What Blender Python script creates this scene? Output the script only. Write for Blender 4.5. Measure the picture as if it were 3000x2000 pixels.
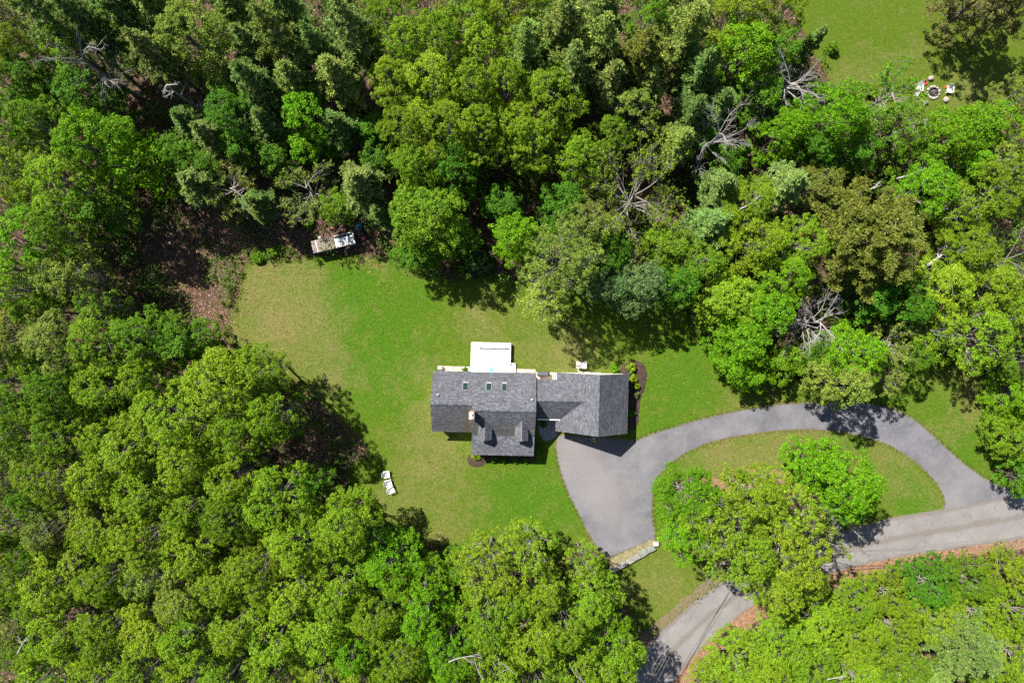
import bpy, bmesh, math, random
import numpy as np
from mathutils import Vector, Matrix
from mathutils.geometry import delaunay_2d_cdt

for o in list(bpy.data.objects):
    bpy.data.objects.remove(o, do_unlink=True)
SC = bpy.context.scene
COL = SC.collection
rad = math.radians

# ------------------------------------------------------------------ camera, sky, sun, exposure
CAM_H = 80.0
cam_d = bpy.data.cameras.new("camera")
cam_d.sensor_width = 36.0
cam_d.lens = 24.0
cam_d.clip_start = 0.5
cam_d.clip_end = 3000.0
cam = bpy.data.objects.new("camera", cam_d)
cam.location = (0, 0, CAM_H)
cam.rotation_euler = (0, 0, 0)
COL.objects.link(cam)
SC.camera = cam

SUN_DX, SUN_DY = 0.568, 0.544          # shadow run per metre of height (x, and towards -y)
SUN_EL = math.atan2(1.0, math.hypot(SUN_DX, SUN_DY))
SUN_AZ = math.atan2(-SUN_DX, SUN_DY)   # clockwise from +y
world = bpy.data.worlds.new("World")
SC.world = world
world.use_nodes = True
wn = world.node_tree.nodes
wl = world.node_tree.links
bg = wn.get("Background") or wn.new("ShaderNodeBackground")
sky = wn.new("ShaderNodeTexSky")
sky.sky_type = 'NISHITA'
sky.sun_disc = False
sky.sun_elevation = SUN_EL
sky.sun_rotation = SUN_AZ
wl.new(sky.outputs[0], bg.inputs[0])
bg.inputs[1].default_value = 0.058
sun_d = bpy.data.lights.new("sun", 'SUN')
sun_d.energy = 5.0
sun_d.angle = rad(0.5)
sun_d.color = (1.0, 0.95, 0.86)
sun = bpy.data.objects.new("sun", sun_d)
sun.rotation_euler = Vector((SUN_DX, -SUN_DY, -1.0)).to_track_quat('-Z', 'Y').to_euler()
sun.location = (-40, 40, 90)
COL.objects.link(sun)
SC.view_settings.view_transform = 'Standard'
SC.view_settings.look = 'None'
SC.view_settings.exposure = 1.36
SC.view_settings.gamma = 1.0
SC.view_settings.use_curve_mapping = False
try:
    SC.cycles.max_bounces = 6
    SC.cycles.diffuse_bounces = 3
    SC.cycles.transmission_bounces = 4
    SC.cycles.use_denoising = False
except Exception:
    pass

# ------------------------------------------------------------------ helpers
S1 = 0.04                       # metres on the ground per pixel of the 3000 px survey picture
S2 = 0.04 * 3000 / 2352

def G(x, y, z=0.0):
    """point of the survey picture (3000 px wide) seen at height z -> world x, y"""
    k = S1 * (1 - z / CAM_H)
    return ((x - 1500) * k, (1000 - y) * k)

def P(x, y, z=0.0):
    """the same for the 2352 px wide copy of the survey picture"""
    k = S2 * (1 - z / CAM_H)
    return ((x - 1176) * k, (784 - y) * k)

def tag(o, label=None, cat=None, group=None, kind=None):
    if label: o['label'] = label
    if cat: o['category'] = cat
    if group: o['group'] = group
    if kind: o['kind'] = kind
    return o

def empty(name, loc, rz=0.0, label=None, cat=None, group=None):
    o = bpy.data.objects.new(name, None)
    o.empty_display_size = 0.3
    o.location = loc
    o.rotation_euler = (0, 0, rz)
    COL.objects.link(o)
    return tag(o, label, cat, group)

def link(name, me, parent=None, m=None):
    o = bpy.data.objects.new(name, me)
    COL.objects.link(o)
    if parent is not None:
        o.parent = parent
    if m is not None and not me.materials:
        me.materials.append(m)
    return o

def mesh_np(name, V, F, m=None, smooth=False, vcol=None):
    """V (n,3), F (k,3|4) arrays -> mesh"""
    me = bpy.data.meshes.new(name)
    V = np.asarray(V, dtype=np.float32); F = np.asarray(F, dtype=np.int32)
    k = F.shape[1]
    me.vertices.add(len(V)); me.vertices.foreach_set("co", V.ravel())
    me.loops.add(F.size); me.loops.foreach_set("vertex_index", F.ravel())
    me.polygons.add(len(F))
    me.polygons.foreach_set("loop_start", np.arange(0, F.size, k, dtype=np.int32))
    try:
        me.polygons.foreach_set("loop_total", np.full(len(F), k, dtype=np.int32))
    except Exception:
        pass
    me.update(calc_edges=True)
    me.validate()
    me.polygons.foreach_set("use_smooth", np.full(len(me.polygons), bool(smooth), dtype=bool))
    if vcol is not None:
        for an, arr in vcol.items():
            a = me.attributes.new(an, 'FLOAT', 'POINT')
            a.data.foreach_set("value", np.asarray(arr, dtype=np.float32))
    if m: me.materials.append(m)
    return me

class MB:
    """collects boxes, tubes and polygons for ONE mesh"""
    def __init__(s):
        s.v = []; s.f = []
    def add(s, vs, fs):
        n = len(s.v)
        s.v += [tuple(p) for p in vs]
        s.f += [tuple(i + n for i in f) for f in fs]
        return s
    def box(s, c, d, M=None, taper=1.0):
        x, y, z = d[0] / 2, d[1] / 2, d[2] / 2
        vs = [(-x, -y, -z), (x, -y, -z), (x, y, -z), (-x, y, -z),
              (-x * taper, -y * taper, z), (x * taper, -y * taper, z), (x * taper, y * taper, z), (-x * taper, y * taper, z)]
        if M is not None:
            vs = [tuple(M @ Vector(p)) for p in vs]
        vs = [(p[0] + c[0], p[1] + c[1], p[2] + c[2]) for p in vs]
        return s.add(vs, [(0, 3, 2, 1), (4, 5, 6, 7), (0, 1, 5, 4), (1, 2, 6, 5), (2, 3, 7, 6), (3, 0, 4, 7)])
    def beam(s, a, b, w, h):
        a = Vector(a); b = Vector(b); d = b - a
        M = d.to_track_quat('X', 'Z').to_matrix()
        c = (a + b) / 2
        return s.box(c, (d.length, w, h), M)
    def tube(s, pts, rs, n=6, cap=True):
        pts = [Vector(p) for p in pts]
        base = len(s.v)
        for i, p in enumerate(pts):
            d = (pts[min(i + 1, len(pts) - 1)] - pts[max(i - 1, 0)]).normalized()
            q = d.to_track_quat('Z', 'Y').to_matrix()
            r = rs[i] if hasattr(rs, '__len__') else rs
            for j in range(n):
                a = 2 * math.pi * j / n
                s.v.append(tuple(p + q @ Vector((r * math.cos(a), r * math.sin(a), 0))))
        for i in range(len(pts) - 1):
            for j in range(n):
                s.f.append((base + i * n + j, base + i * n + (j + 1) % n, base + (i + 1) * n + (j + 1) % n, base + (i + 1) * n + j))
        if cap:
            s.f.append(tuple(base + j for j in reversed(range(n))))
            e = base + (len(pts) - 1) * n
            s.f.append(tuple(e + j for j in range(n)))
        return s
    def lathe(s, c, prof, n=14):
        """prof: (r, z) from bottom to top"""
        base = len(s.v)
        for r, z in prof:
            for j in range(n):
                a = 2 * math.pi * j / n
                s.v.append((c[0] + r * math.cos(a), c[1] + r * math.sin(a), c[2] + z))
        for i in range(len(prof) - 1):
            for j in range(n):
                s.f.append((base + i * n + j, base + i * n + (j + 1) % n, base + (i + 1) * n + (j + 1) % n, base + (i + 1) * n + j))
        s.f.append(tuple(base + j for j in reversed(range(n))))
        e = base + (len(prof) - 1) * n
        s.f.append(tuple(e + j for j in range(n)))
        return s
    def prism(s, poly, axis, a, b):
        """extrude a 2-D polygon. axis 'u': poly=(v,z); axis 'z': poly=(x,y)"""
        n = len(poly)
        if axis == 'u':
            A = [(a, p[0], p[1]) for p in poly]; B = [(b, p[0], p[1]) for p in poly]
        elif axis == 'v':
            A = [(p[0], a, p[1]) for p in poly]; B = [(p[0], b, p[1]) for p in poly]
        else:
            A = [(p[0], p[1], a) for p in poly]; B = [(p[0], p[1], b) for p in poly]
        fs = [tuple(range(n)), tuple(reversed(range(n, 2 * n)))]
        for i in range(n):
            j = (i + 1) % n
            fs.append((i, i + n, j + n, j))
        return s.add(A + B, fs)
    def mesh(s, name, m=None, smooth=False, bevel=0.0):
        me = bpy.data.meshes.new(name)
        me.from_pydata(s.v, [], s.f)
        bm = bmesh.new(); bm.from_mesh(me)
        bmesh.ops.recalc_face_normals(bm, faces=bm.faces)
        if bevel > 0:
            bmesh.ops.bevel(bm, geom=list(bm.edges), offset=bevel, segments=1, affect='EDGES', clamp_overlap=True)
        bm.to_mesh(me); bm.free()
        if smooth:
            me.polygons.foreach_set("use_smooth", [True] * len(me.polygons))
        if m: me.materials.append(m)
        return me
    def build(s, name, m=None, parent=None, smooth=False, bevel=0.0):
        return link(name, s.mesh(name, m, smooth, bevel), parent)

# ------------------------------------------------------------------ materials
class NT:
    def __init__(s, name):
        s.m = bpy.data.materials.new(name); s.m.use_nodes = True
        s.t = s.m.node_tree; s.n = s.t.nodes; s.l = s.t.links
        s.n.clear()
        s.out = s.n.new("ShaderNodeOutputMaterial")
    def new(s, typ, **kw):
        nd = s.n.new(typ)
        for k, v in kw.items(): setattr(nd, k, v)
        return nd
    def con(s, a, b): s.l.new(a, b)
    def sock(s, v, inp):
        if hasattr(v, 'is_linked') or hasattr(v, 'links'): s.l.new(v, inp)
        else: inp.default_value = v
    def pos(s):
        return s.new("ShaderNodeNewGeometry").outputs["Position"]
    def objco(s):
        return s.new("ShaderNodeTexCoord").outputs["Object"]
    def noise(s, co, scale, detail=3.0, rough=0.55, dist=0.0):
        n = s.new("ShaderNodeTexNoise")
        n.inputs["Scale"].default_value = scale; n.inputs["Detail"].default_value = detail
        n.inputs["Roughness"].default_value = rough; n.inputs["Distortion"].default_value = dist
        s.con(co, n.inputs["Vector"]); return n.outputs["Fac"]
    def ramp(s, fac, stops):
        r = s.new("ShaderNodeValToRGB")
        e = r.color_ramp.elements
        while len(e) < len(stops): e.new(0.5)
        for i, (p, c) in enumerate(stops):
            e[i].position = p
            e[i].color = (c[0], c[1], c[2], 1) if hasattr(c, '__len__') else (c, c, c, 1)
        s.con(fac, r.inputs[0]); return r.outputs[0]
    def mix(s, fac, a, b, mode='MIX'):
        x = s.new("ShaderNodeMix", data_type='RGBA', blend_type=mode)
        s.sock(fac, x.inputs[0])
        for v, i in ((a, 6), (b, 7)):
            if hasattr(v, 'links'): s.con(v, x.inputs[i])
            else: x.inputs[i].default_value = (v[0], v[1], v[2], 1)
        return x.outputs[2]
    def math(s, op, a, b=0.0):
        x = s.new("ShaderNodeMath", operation=op)
        s.sock(a, x.inputs[0]); s.sock(b, x.inputs[1]); return x.outputs[0]
    def attr(s, name):
        a = s.new("ShaderNodeAttribute"); a.attribute_name = name; return a.outputs["Fac"]
    def bump(s, h, strength=0.3, dist=0.02):
        b = s.new("ShaderNodeBump"); b.inputs["Strength"].default_value = strength; b.inputs["Distance"].default_value = dist
        s.con(h, b.inputs["Height"]); return b.outputs[0]
    def bsdf(s, col, rough=0.8, spec=0.3, normal=None, metal=0.0):
        b = s.new("ShaderNodeBsdfPrincipled")
        if hasattr(col, 'links'): s.con(col, b.inputs["Base Color"])
        else: b.inputs["Base Color"].default_value = (col[0], col[1], col[2], 1)
        s.sock(rough, b.inputs["Roughness"])
        b.inputs["Specular IOR Level"].default_value = spec
        b.inputs["Metallic"].default_value = metal
        if normal: s.con(normal, b.inputs["Normal"])
        return b.outputs[0]
    def done(s, sh):
        s.con(sh, s.out.inputs[0]); return s.m

def simple(name, col, rough=0.7, var=0.15, scale=6.0, spec=0.3, metal=0.0, bump=0.1):
    t = NT(name)
    co = t.objco()
    n = t.noise(co, scale, 5)
    lo = [c * (1 - var) for c in col]; hi = [min(1, c * (1 + var)) for c in col]
    c = t.ramp(n, [(0.3, lo), (0.7, hi)])
    n2 = t.noise(co, scale * 9, 3)
    return t.done(t.bsdf(c, rough, spec, t.bump(n2, bump, 0.01), metal))

M = {}
# leaves: the tree's own colour comes from the crown object's colour, each leaf differs a little
def leaf_mat(name, trans=0.35, var=0.45, spec=0.25):
    t = NT(name)
    oi = t.new("ShaderNodeObjectInfo")
    geo = t.new("ShaderNodeNewGeometry")
    rnd = geo.outputs["Random Per Island"]
    br = t.ramp(rnd, [(0.0, 1 - var), (1.0, 1 + var)])
    col = t.mix(1.0, oi.outputs["Color"], br, 'MULTIPLY')
    big = t.noise(t.objco(), 0.55, 2)
    hue = t.ramp(big, [(0.32, (0.84, 0.95, 0.9)), (0.68, (1.10, 1.05, 0.95))])
    col = t.mix(1.0, col, hue, 'MULTIPLY')
    yel = t.math('GREATER_THAN', rnd, 0.86)
    col = t.mix(t.math('MULTIPLY', yel, 0.45), col, t.mix(1.0, col, (1.55, 1.4, 1.4), 'MULTIPLY'))
    b = t.bsdf(col, 0.6, spec)
    tr = t.new("ShaderNodeBsdfTranslucent")
    t.con(t.mix(1.0, col, (1.08, 1.15, 0.5), 'MULTIPLY'), tr.inputs[0])
    mx = t.new("ShaderNodeMixShader"); mx.inputs[0].default_value = trans
    t.con(b, mx.inputs[1]); t.con(tr.outputs[0], mx.inputs[2])
    return t.done(mx.outputs[0])
M['leaf'] = leaf_mat('leaf', 0.34, 0.5, 0.12)
M['needle'] = leaf_mat('needle', 0.2, 0.45, 0.12)

def bark_mat(name, a, b):
    t = NT(name); co = t.objco()
    n = t.noise(co, 4.0, 6, 0.65)
    c = t.ramp(n, [(0.3, a), (0.7, b)])
    return t.done(t.bsdf(c, 0.9, 0.2, t.bump(t.noise(co, 22, 4), 0.5, 0.02)))
M['bark'] = bark_mat('bark', (0.07, 0.055, 0.045), (0.19, 0.165, 0.14))
M['bark_pale'] = bark_mat('bark_pale', (0.11, 0.10, 0.09), (0.25, 0.23, 0.21))
M['dead_wood'] = bark_mat('dead_wood', (0.17, 0.158, 0.15), (0.34, 0.325, 0.315))

# forest floor
t = NT('forest_floor'); co = t.pos()
n1 = t.noise(co, 0.25, 4); n2 = t.noise(co, 2.2, 6, 0.7); n3 = t.noise(co, 14, 3, 0.7)
c = t.ramp(n2, [(0.30, (0.020, 0.014, 0.010)), (0.5, (0.075, 0.048, 0.034)), (0.72, (0.20, 0.125, 0.085))])
c = t.mix(t.ramp(n1, [(0.5, 0.0), (0.68, 0.75)]), c, t.mix(n3, (0.022, 0.042, 0.010), (0.07, 0.11, 0.025)))
c = t.mix(t.math('MULTIPLY', t.ramp(n3, [(0.55, 0.0), (0.72, 1.0)]), 0.5), c, (0.26, 0.17, 0.12))
M['forest_floor'] = t.done(t.bsdf(c, 0.95, 0.1, t.bump(n3, 0.9, 0.15)))

# lawn: "dry" and "lush" are kept as attributes on the sheet itself
def lawn_mat(name, mid, lush, dry):
    t = NT(name); co = t.pos()
    fine = t.noise(co, 7.0, 5, 0.75); med = t.noise(co, 1.3, 4, 0.6); big = t.noise(co, 0.22, 4, 0.6)
    d = t.attr('dry'); l = t.attr('lush'); mot = t.noise(co, 0.55, 5, 0.7)
    mixn = t.math('ADD', t.math('MULTIPLY', t.math('SUBTRACT', med, 0.5), 1.0), t.math('ADD', t.math('MULTIPLY', t.math('SUBTRACT', big, 0.5), 1.1), t.math('MULTIPLY', t.math('SUBTRACT', mot, 0.5), 1.2)))
    dn = t.math('ADD', d, mixn)
    ln = t.math('ADD', l, t.math('MULTIPLY', mixn, -0.7))
    c = t.mix(t.ramp(ln, [(0.0, 0.0), (1.0, 0.9)]), mid, lush)
    c = t.mix(t.ramp(dn, [(0.08, 0.0), (1.0, 0.9)]), c, dry)
    c = t.mix(1.0, c, t.ramp(fine, [(0.30, 0.55), (0.5, 1.0), (0.70, 1.5)]), 'MULTIPLY')
    c = t.mix(1.0, c, t.ramp(t.noise(co, 2.6, 5, 0.8), [(0.30, 0.78), (0.70, 1.22)]), 'MULTIPLY')
    straw = t.ramp(t.noise(co, 4.2, 6, 0.8), [(0.54, 0.0), (0.68, 1.0)])
    c = t.mix(t.math('MULTIPLY', straw, t.math('ADD', t.math('MULTIPLY', d, 0.5), 0.18)), c, (0.22, 0.19, 0.09))
    return t.done(t.bsdf(c, 0.9, 0.12, t.bump(t.noise(co, 9.0, 4, 0.8), 0.8, 0.10)))
M['lawn'] = lawn_mat('lawn', (0.060, 0.100, 0.005), (0.032, 0.102, 0.002), (0.132, 0.118, 0.040))
M['meadow'] = lawn_mat('meadow', (0.060, 0.092, 0.006), (0.046, 0.088, 0.004), (0.12, 0.11, 0.04))

# asphalt
def asphalt(name, a, b, stain, scale=0.35):
    t = NT(name); co = t.pos()
    big = t.noise(co, scale, 4, 0.6); med = t.noise(co, 1.8, 5, 0.7); fine = t.noise(co, 16, 3, 0.8)
    c = t.ramp(big, [(0.34, a), (0.66, b)])
    c = t.mix(t.ramp(med, [(0.50, 0.0), (0.72, 0.55)]), c, stain)
    spot = t.ramp(t.noise(co, 2.4, 2, 0.5), [(0.70, 0.0), (0.76, 0.55)])
    c = t.mix(spot, c, [v * .45 for v in a])
    c = t.mix(1.0, c, t.ramp(fine, [(0.3, 0.80), (0.7, 1.20)]), 'MULTIPLY')
    vor = t.new("ShaderNodeTexVoronoi", feature='DISTANCE_TO_EDGE')
    vor.inputs["Scale"].default_value = 0.32
    mp = t.new("ShaderNodeVectorMath", operation='ADD')
    nz = t.new("ShaderNodeTexNoise"); nz.inputs["Scale"].default_value = 0.9; t.con(co, nz.inputs["Vector"])
    sc = t.new("ShaderNodeVectorMath", operation='SCALE'); sc.inputs["Scale"].default_value = 1.6
    t.con(nz.outputs["Color"], sc.inputs[0]); t.con(co, mp.inputs[0]); t.con(sc.outputs[0], mp.inputs[1])
    t.con(mp.outputs[0], vor.inputs["Vector"])
    crack = t.ramp(vor.outputs["Distance"], [(0.0, 0.72), (0.018, 1.0)])
    return t, co, c, crack, fine
t, co, c, crack, fine = asphalt('driveway_asphalt', (0.080, 0.080, 0.092), (0.126, 0.125, 0.138), (0.158, 0.148, 0.146))
crk = t.mix(t.ramp(t.noise(co, 0.12, 2), [(0.5, 0.0), (0.62, 0.6)]), (1, 1, 1), crack)
c = t.mix(1.0, c, crk, 'MULTIPLY')
c = t.mix(t.attr('wear'), c, (0.165, 0.152, 0.148))
M['driveway'] = t.done(t.bsdf(c, 0.85, 0.25, t.bump(fine, 0.35, 0.03)))
t, co, c, crack, fine = asphalt('road_asphalt', (0.135, 0.127, 0.126), (0.175, 0.167, 0.165), (0.165, 0.145, 0.125), 0.25)
c = t.mix(1.0, c, crack, 'MULTIPLY')
# tyre polish and dirt lines that run along the lane
tr_ = t.attr('across')
wv = t.noise(co, 0.8, 3)
lane = t.math('SINE', t.math('ADD', t.math('MULTIPLY', tr_, 13.0), t.math('MULTIPLY', wv, 2.2)))
c = t.mix(t.ramp(lane, [(0.35, 0.0), (0.98, 0.8)]), c, (0.118, 0.102, 0.090))
M['road'] = t.done(t.bsdf(c, 0.88, 0.2, t.bump(fine, 0.4, 0.03)))

def soil(name, a, b, cc, s=3.0):
    t = NT(name); co = t.pos()
    n = t.noise(co, s, 6, 0.75); f = t.noise(co, s * 5, 3, 0.8)
    c = t.ramp(n, [(0.3, a), (0.5, b), (0.72, cc)])
    c = t.mix(1.0, c, t.ramp(f, [(0.3, 0.6), (0.7, 1.4)]), 'MULTIPLY')
    return t.done(t.bsdf(c, 0.95, 0.1, t.bump(f, 0.9, 0.06)))
M['bank'] = soil('red_soil', (0.10, 0.065, 0.035), (0.20, 0.115, 0.07), (0.30, 0.19, 0.12))
M['mulch'] = soil('mulch', (0.022, 0.014, 0.012), (0.052, 0.035, 0.029), (0.10, 0.070, 0.058), 5.0)
M['verge'] = soil('verge_dirt', (0.07, 0.055, 0.030), (0.13, 0.105, 0.06), (0.20, 0.165, 0.11))
M['drygrass'] = soil('dry_grass', (0.10, 0.085, 0.045), (0.17, 0.145, 0.080), (0.26, 0.22, 0.14), 5.0)
M['gravel'] = soil('pale_gravel', (0.26, 0.21, 0.17), (0.38, 0.32, 0.27), (0.50, 0.44, 0.39), 6.0)
M['flag'] = soil('walk_slab', (0.16, 0.16, 0.165), (0.22, 0.22, 0.23), (0.28, 0.28, 0.29), 3.0)

# shingles: every tab is its own island
def shingle_mat(name, stain):
    t = NT(name)
    rnd = t.new("ShaderNodeNewGeometry").outputs["Random Per Island"]
    c = t.ramp(rnd, [(0.0, (0.052, 0.054, 0.064)), (0.45, (0.070, 0.073, 0.086)), (0.8, (0.088, 0.092, 0.108)), (1.0, (0.112, 0.117, 0.136))])
    n = t.noise(t.pos(), 0.6, 4, 0.6)
    c = t.mix(1.0, c, t.ramp(n, [(0.3, 0.86), (0.7, 1.14)]), 'MULTIPLY')
    if stain:
        c = t.mix(t.math('MULTIPLY', t.attr('moss'), t.ramp(t.noise(t.pos(), 2.5, 5, 0.7), [(0.25, 0.4), (0.7, 1.0)])), c, (0.066, 0.054, 0.012))
    return t.done(t.bsdf(c, 0.9, 0.2, t.bump(t.noise(t.objco(), 60, 3), 0.4, 0.01)))
M['shingle'] = shingle_mat('shingle', True)
M['white_paint'] = simple('white_paint', (0.80, 0.79, 0.77), 0.55, 0.04, 3, 0.4, 0, 0.05)
M['trim'] = simple('trim_paint', (0.62, 0.56, 0.53), 0.6, 0.08, 3)
M['siding'] = simple('siding', (0.72, 0.71, 0.69), 0.6, 0.05, 2)
M['glass'] = simple('skylight_glass', (0.012, 0.028, 0.022), 0.08, 0.2, 1, 0.6, 0, 0.0)
M['window_glass'] = simple('window_glass', (0.03, 0.04, 0.05), 0.08, 0.2, 1, 0.6, 0, 0.0)
M['skylight_frame'] = simple('skylight_frame', (0.20, 0.21, 0.22), 0.45, 0.1, 4, 0.5)
M['brick'] = soil('chimney_brick', (0.22, 0.15, 0.12), (0.34, 0.26, 0.22), (0.45, 0.38, 0.33), 7.0)
M['flue'] = simple('flue_clay', (0.62, 0.60, 0.60), 0.7, 0.1, 6)
M['grey_metal'] = simple('grey_metal', (0.30, 0.31, 0.33), 0.5, 0.15, 5, 0.5)
M['pale_metal'] = simple('pale_metal', (0.40, 0.39, 0.39), 0.5, 0.08, 5, 0.4)
M['dark_metal'] = simple('dark_metal', (0.035, 0.035, 0.04), 0.5, 0.3, 5, 0.4)
M['charcoal'] = simple('charcoal_cover', (0.07, 0.075, 0.085), 0.7, 0.2, 4)
M['tan_wood'] = simple('tan_wood', (0.50, 0.38, 0.29), 0.8, 0.15, 6)
M['weathered'] = soil('weathered_board', (0.09, 0.07, 0.055), (0.20, 0.165, 0.135), (0.34, 0.29, 0.25), 4.0)
M['white_board'] = soil('painted_board', (0.34, 0.32, 0.31), (0.62, 0.60, 0.60), (0.76, 0.75, 0.75), 2.2)
M['coop_wall'] = simple('coop_wall', (0.05, 0.065, 0.07), 0.85, 0.3, 5)
M['teal'] = simple('teal_tarp', (0.01, 0.17, 0.19), 0.55, 0.4, 5)
M['teal_mat'] = simple('teal_mat', (0.10, 0.42, 0.36), 0.9, 0.15, 10)
M['red'] = simple('red_plastic', (0.55, 0.025, 0.02), 0.45, 0.2, 5)
M['pink'] = simple('pink_plastic', (0.55, 0.14, 0.19), 0.5, 0.25, 8)
M['orange'] = simple('orange_plastic', (0.72, 0.14, 0.02), 0.45, 0.15, 5)
M['yellow'] = simple('yellow_rubber', (0.75, 0.60, 0.02), 0.5, 0.05, 5)
M['blue'] = simple('blue_plastic', (0.02, 0.06, 0.16), 0.5, 0.25, 5)
M['chair_white'] = simple('chair_paint', (0.56, 0.555, 0.57), 0.5, 0.05, 5)
M['chair_grey'] = simple('chair_grey', (0.45, 0.43, 0.43), 0.6, 0.15, 5)
M['stone'] = soil('granite', (0.11, 0.107, 0.10), (0.19, 0.183, 0.172), (0.28, 0.265, 0.25), 3.5)
M['stone_pink'] = soil('granite_pink', (0.20, 0.165, 0.145), (0.29, 0.25, 0.22), (0.38, 0.34, 0.31), 3.5)
M['stone_green'] = soil('granite_lichen', (0.10, 0.112, 0.098), (0.165, 0.18, 0.155), (0.25, 0.26, 0.23), 3.5)
M['stone_white'] = soil('granite_pale', (0.24, 0.225, 0.21), (0.33, 0.315, 0.30), (0.42, 0.405, 0.39), 3.5)
M['ash'] = soil('ash', (0.03, 0.03, 0.03), (0.12, 0.10, 0.095), (0.28, 0.25, 0.24), 6.0)
M['charred'] = simple('charred_log', (0.10, 0.08, 0.075), 0.9, 0.5, 7)
M['wire'] = simple('wire', (0.12, 0.115, 0.11), 0.6, 0.1, 5)
M['pole'] = simple('pole_wood', (0.17, 0.13, 0.10), 0.85, 0.2, 5)

# ------------------------------------------------------------------ ground, lawns, drive, road
rng = np.random.default_rng(11)

def inpoly(px, py, poly):
    px = np.asarray(px); py = np.asarray(py)
    r = np.zeros(px.shape, dtype=bool)
    n = len(poly); j = n - 1
    for i in range(n):
        xi, yi = poly[i]; xj, yj = poly[j]
        c = ((yi > py) != (yj > py)) & (px < (xj - xi) * (py - yi) / (yj - yi + 1e-12) + xi)
        r ^= c
        j = i
    return r

def smooth_poly(pts, step=0.6, closed=True, jit=0.0, seed=0):
    """Catmull-Rom through the points, resampled"""
    n = len(pts); out = []
    r = random.Random(seed)
    for i in range(n if closed else n - 1):
        p0 = pts[(i - 1) % n] if closed or i > 0 else pts[i]
        p1 = pts[i]; p2 = pts[(i + 1) % n]
        p3 = pts[(i + 2) % n] if closed or i + 2 < n else p2
        L = math.hypot(p2[0] - p1[0], p2[1] - p1[1])
        k = max(1, int(L / step))
        for a in range(k):
            u = a / k
            q = []
            for c in (0, 1):
                q.append(0.5 * (2 * p1[c] + (p2[c] - p0[c]) * u + (2 * p0[c] - 5 * p1[c] + 4 * p2[c] - p3[c]) * u * u + (3 * p1[c] - p0[c] - 3 * p2[c] + p3[c]) * u ** 3))
            out.append((q[0] + r.uniform(-jit, jit), q[1] + r.uniform(-jit, jit)))
    if not closed: out.append(pts[-1])
    return out

def sheet(name, outline, z, m, step=0.0, attrs=None, zfun=None, thick=0.0):
    """flat sheet with the given outline, filled with an inner grid so that it can carry attributes"""
    pts = [Vector(p) for p in outline]; n = len(pts)
    edges = [(i, (i + 1) % n) for i in range(n)]
    if step > 0:
        xs = [p[0] for p in outline]; ys = [p[1] for p in outline]
        gx, gy = np.meshgrid(np.arange(min(xs), max(xs), step), np.arange(min(ys), max(ys), step))
        gx = gx.ravel() + rng.uniform(-.25, .25, gx.size) * step; gy = gy.ravel() + rng.uniform(-.25, .25, gy.size) * step
        k = inpoly(gx, gy, outline)
        pts += [Vector((float(a), float(b))) for a, b in zip(gx[k], gy[k])]
    vs, es, fs, *_ = delaunay_2d_cdt(pts, edges, [list(range(n))], 1, 1e-5)
    V = np.array([(v.x, v.y, z) for v in vs])
    if zfun is not None:
        V[:, 2] += zfun(V[:, 0], V[:, 1])
    F = np.array([f for f in fs if len(f) == 3])
    vc = {k: f(V[:, 0], V[:, 1]) for k, f in attrs.items()} if attrs else None
    me = mesh_np(name, V, F, m, vcol=vc)
    bm = bmesh.new(); bm.from_mesh(me)
    if sum(f.normal.z for f in bm.faces) < 0:
        bmesh.ops.reverse_faces(bm, faces=bm.faces)
    if thick > 0:
        be = [e for e in bm.edges if e.is_boundary]
        r = bmesh.ops.extrude_edge_only(bm, edges=be)
        for v in [g for g in r['geom'] if isinstance(g, bmesh.types.BMVert)]:
            v.co.z -= thick
    bm.to_mesh(me); bm.free()
    o = link(name, me)
    return tag(o, kind='structure')

def gauss(spots):
    """spots: x, y, radius, weight in the 2352 px picture -> function of world x, y"""
    S = [(*P(a, b), c * S2, w) for a, b, c, w in spots]
    def f(x, y):
        r = np.zeros_like(x)
        for a, b, c, w in S:
            r += .8 * w * np.exp(-((x - a) ** 2 + (y - b) ** 2) / (2 * (c * 0.72) ** 2))
        return 1 - np.exp(-r * 1.15)
    return f

# one ground sheet out to the horizon
g = MB(); R0 = 1600.0
g.add([(-R0, -R0, -0.01), (R0, -R0, -0.01), (R0, R0, -0.01), (-R0, R0, -0.01)], [(0, 1, 2, 3)])
tag(g.build('ground', M['forest_floor']), kind='structure')

PP = lambda L: [P(a, b) for a, b in L]
LAWN = PP([(566, 606), (600, 590), (660, 596), (720, 588), (850, 586), (905, 590), (950, 625), (1010, 640), (1100, 640), (1200, 650), (1320, 660), (1450, 665), (1545, 670),
           (1590, 740), (1640, 800), (1700, 850), (1820, 870), (1960, 880), (2050, 850), (2120, 820), (2230, 850), (2290, 905), (2270, 990), (2310, 1100), (2340, 1170),
           (2352, 1215), (2160, 1222), (2030, 1240), (1930, 1260), (1800, 1300), (1690, 1330), (1625, 1352), (1560, 1412), (1512, 1452), (1470, 1440), (1430, 1370), (1395, 1310), (1372, 1262),
           (1290, 1278), (1160, 1290), (1050, 1270), (985, 1242), (900, 1205), (815, 1130), (800, 1075), (850, 1040), (800, 980), (740, 930), (690, 880), (640, 868), (560, 815), (518, 770),
           (540, 700), (552, 650)])
LAWN = smooth_poly(LAWN, 0.5, True, 0.12, 3)
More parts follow.
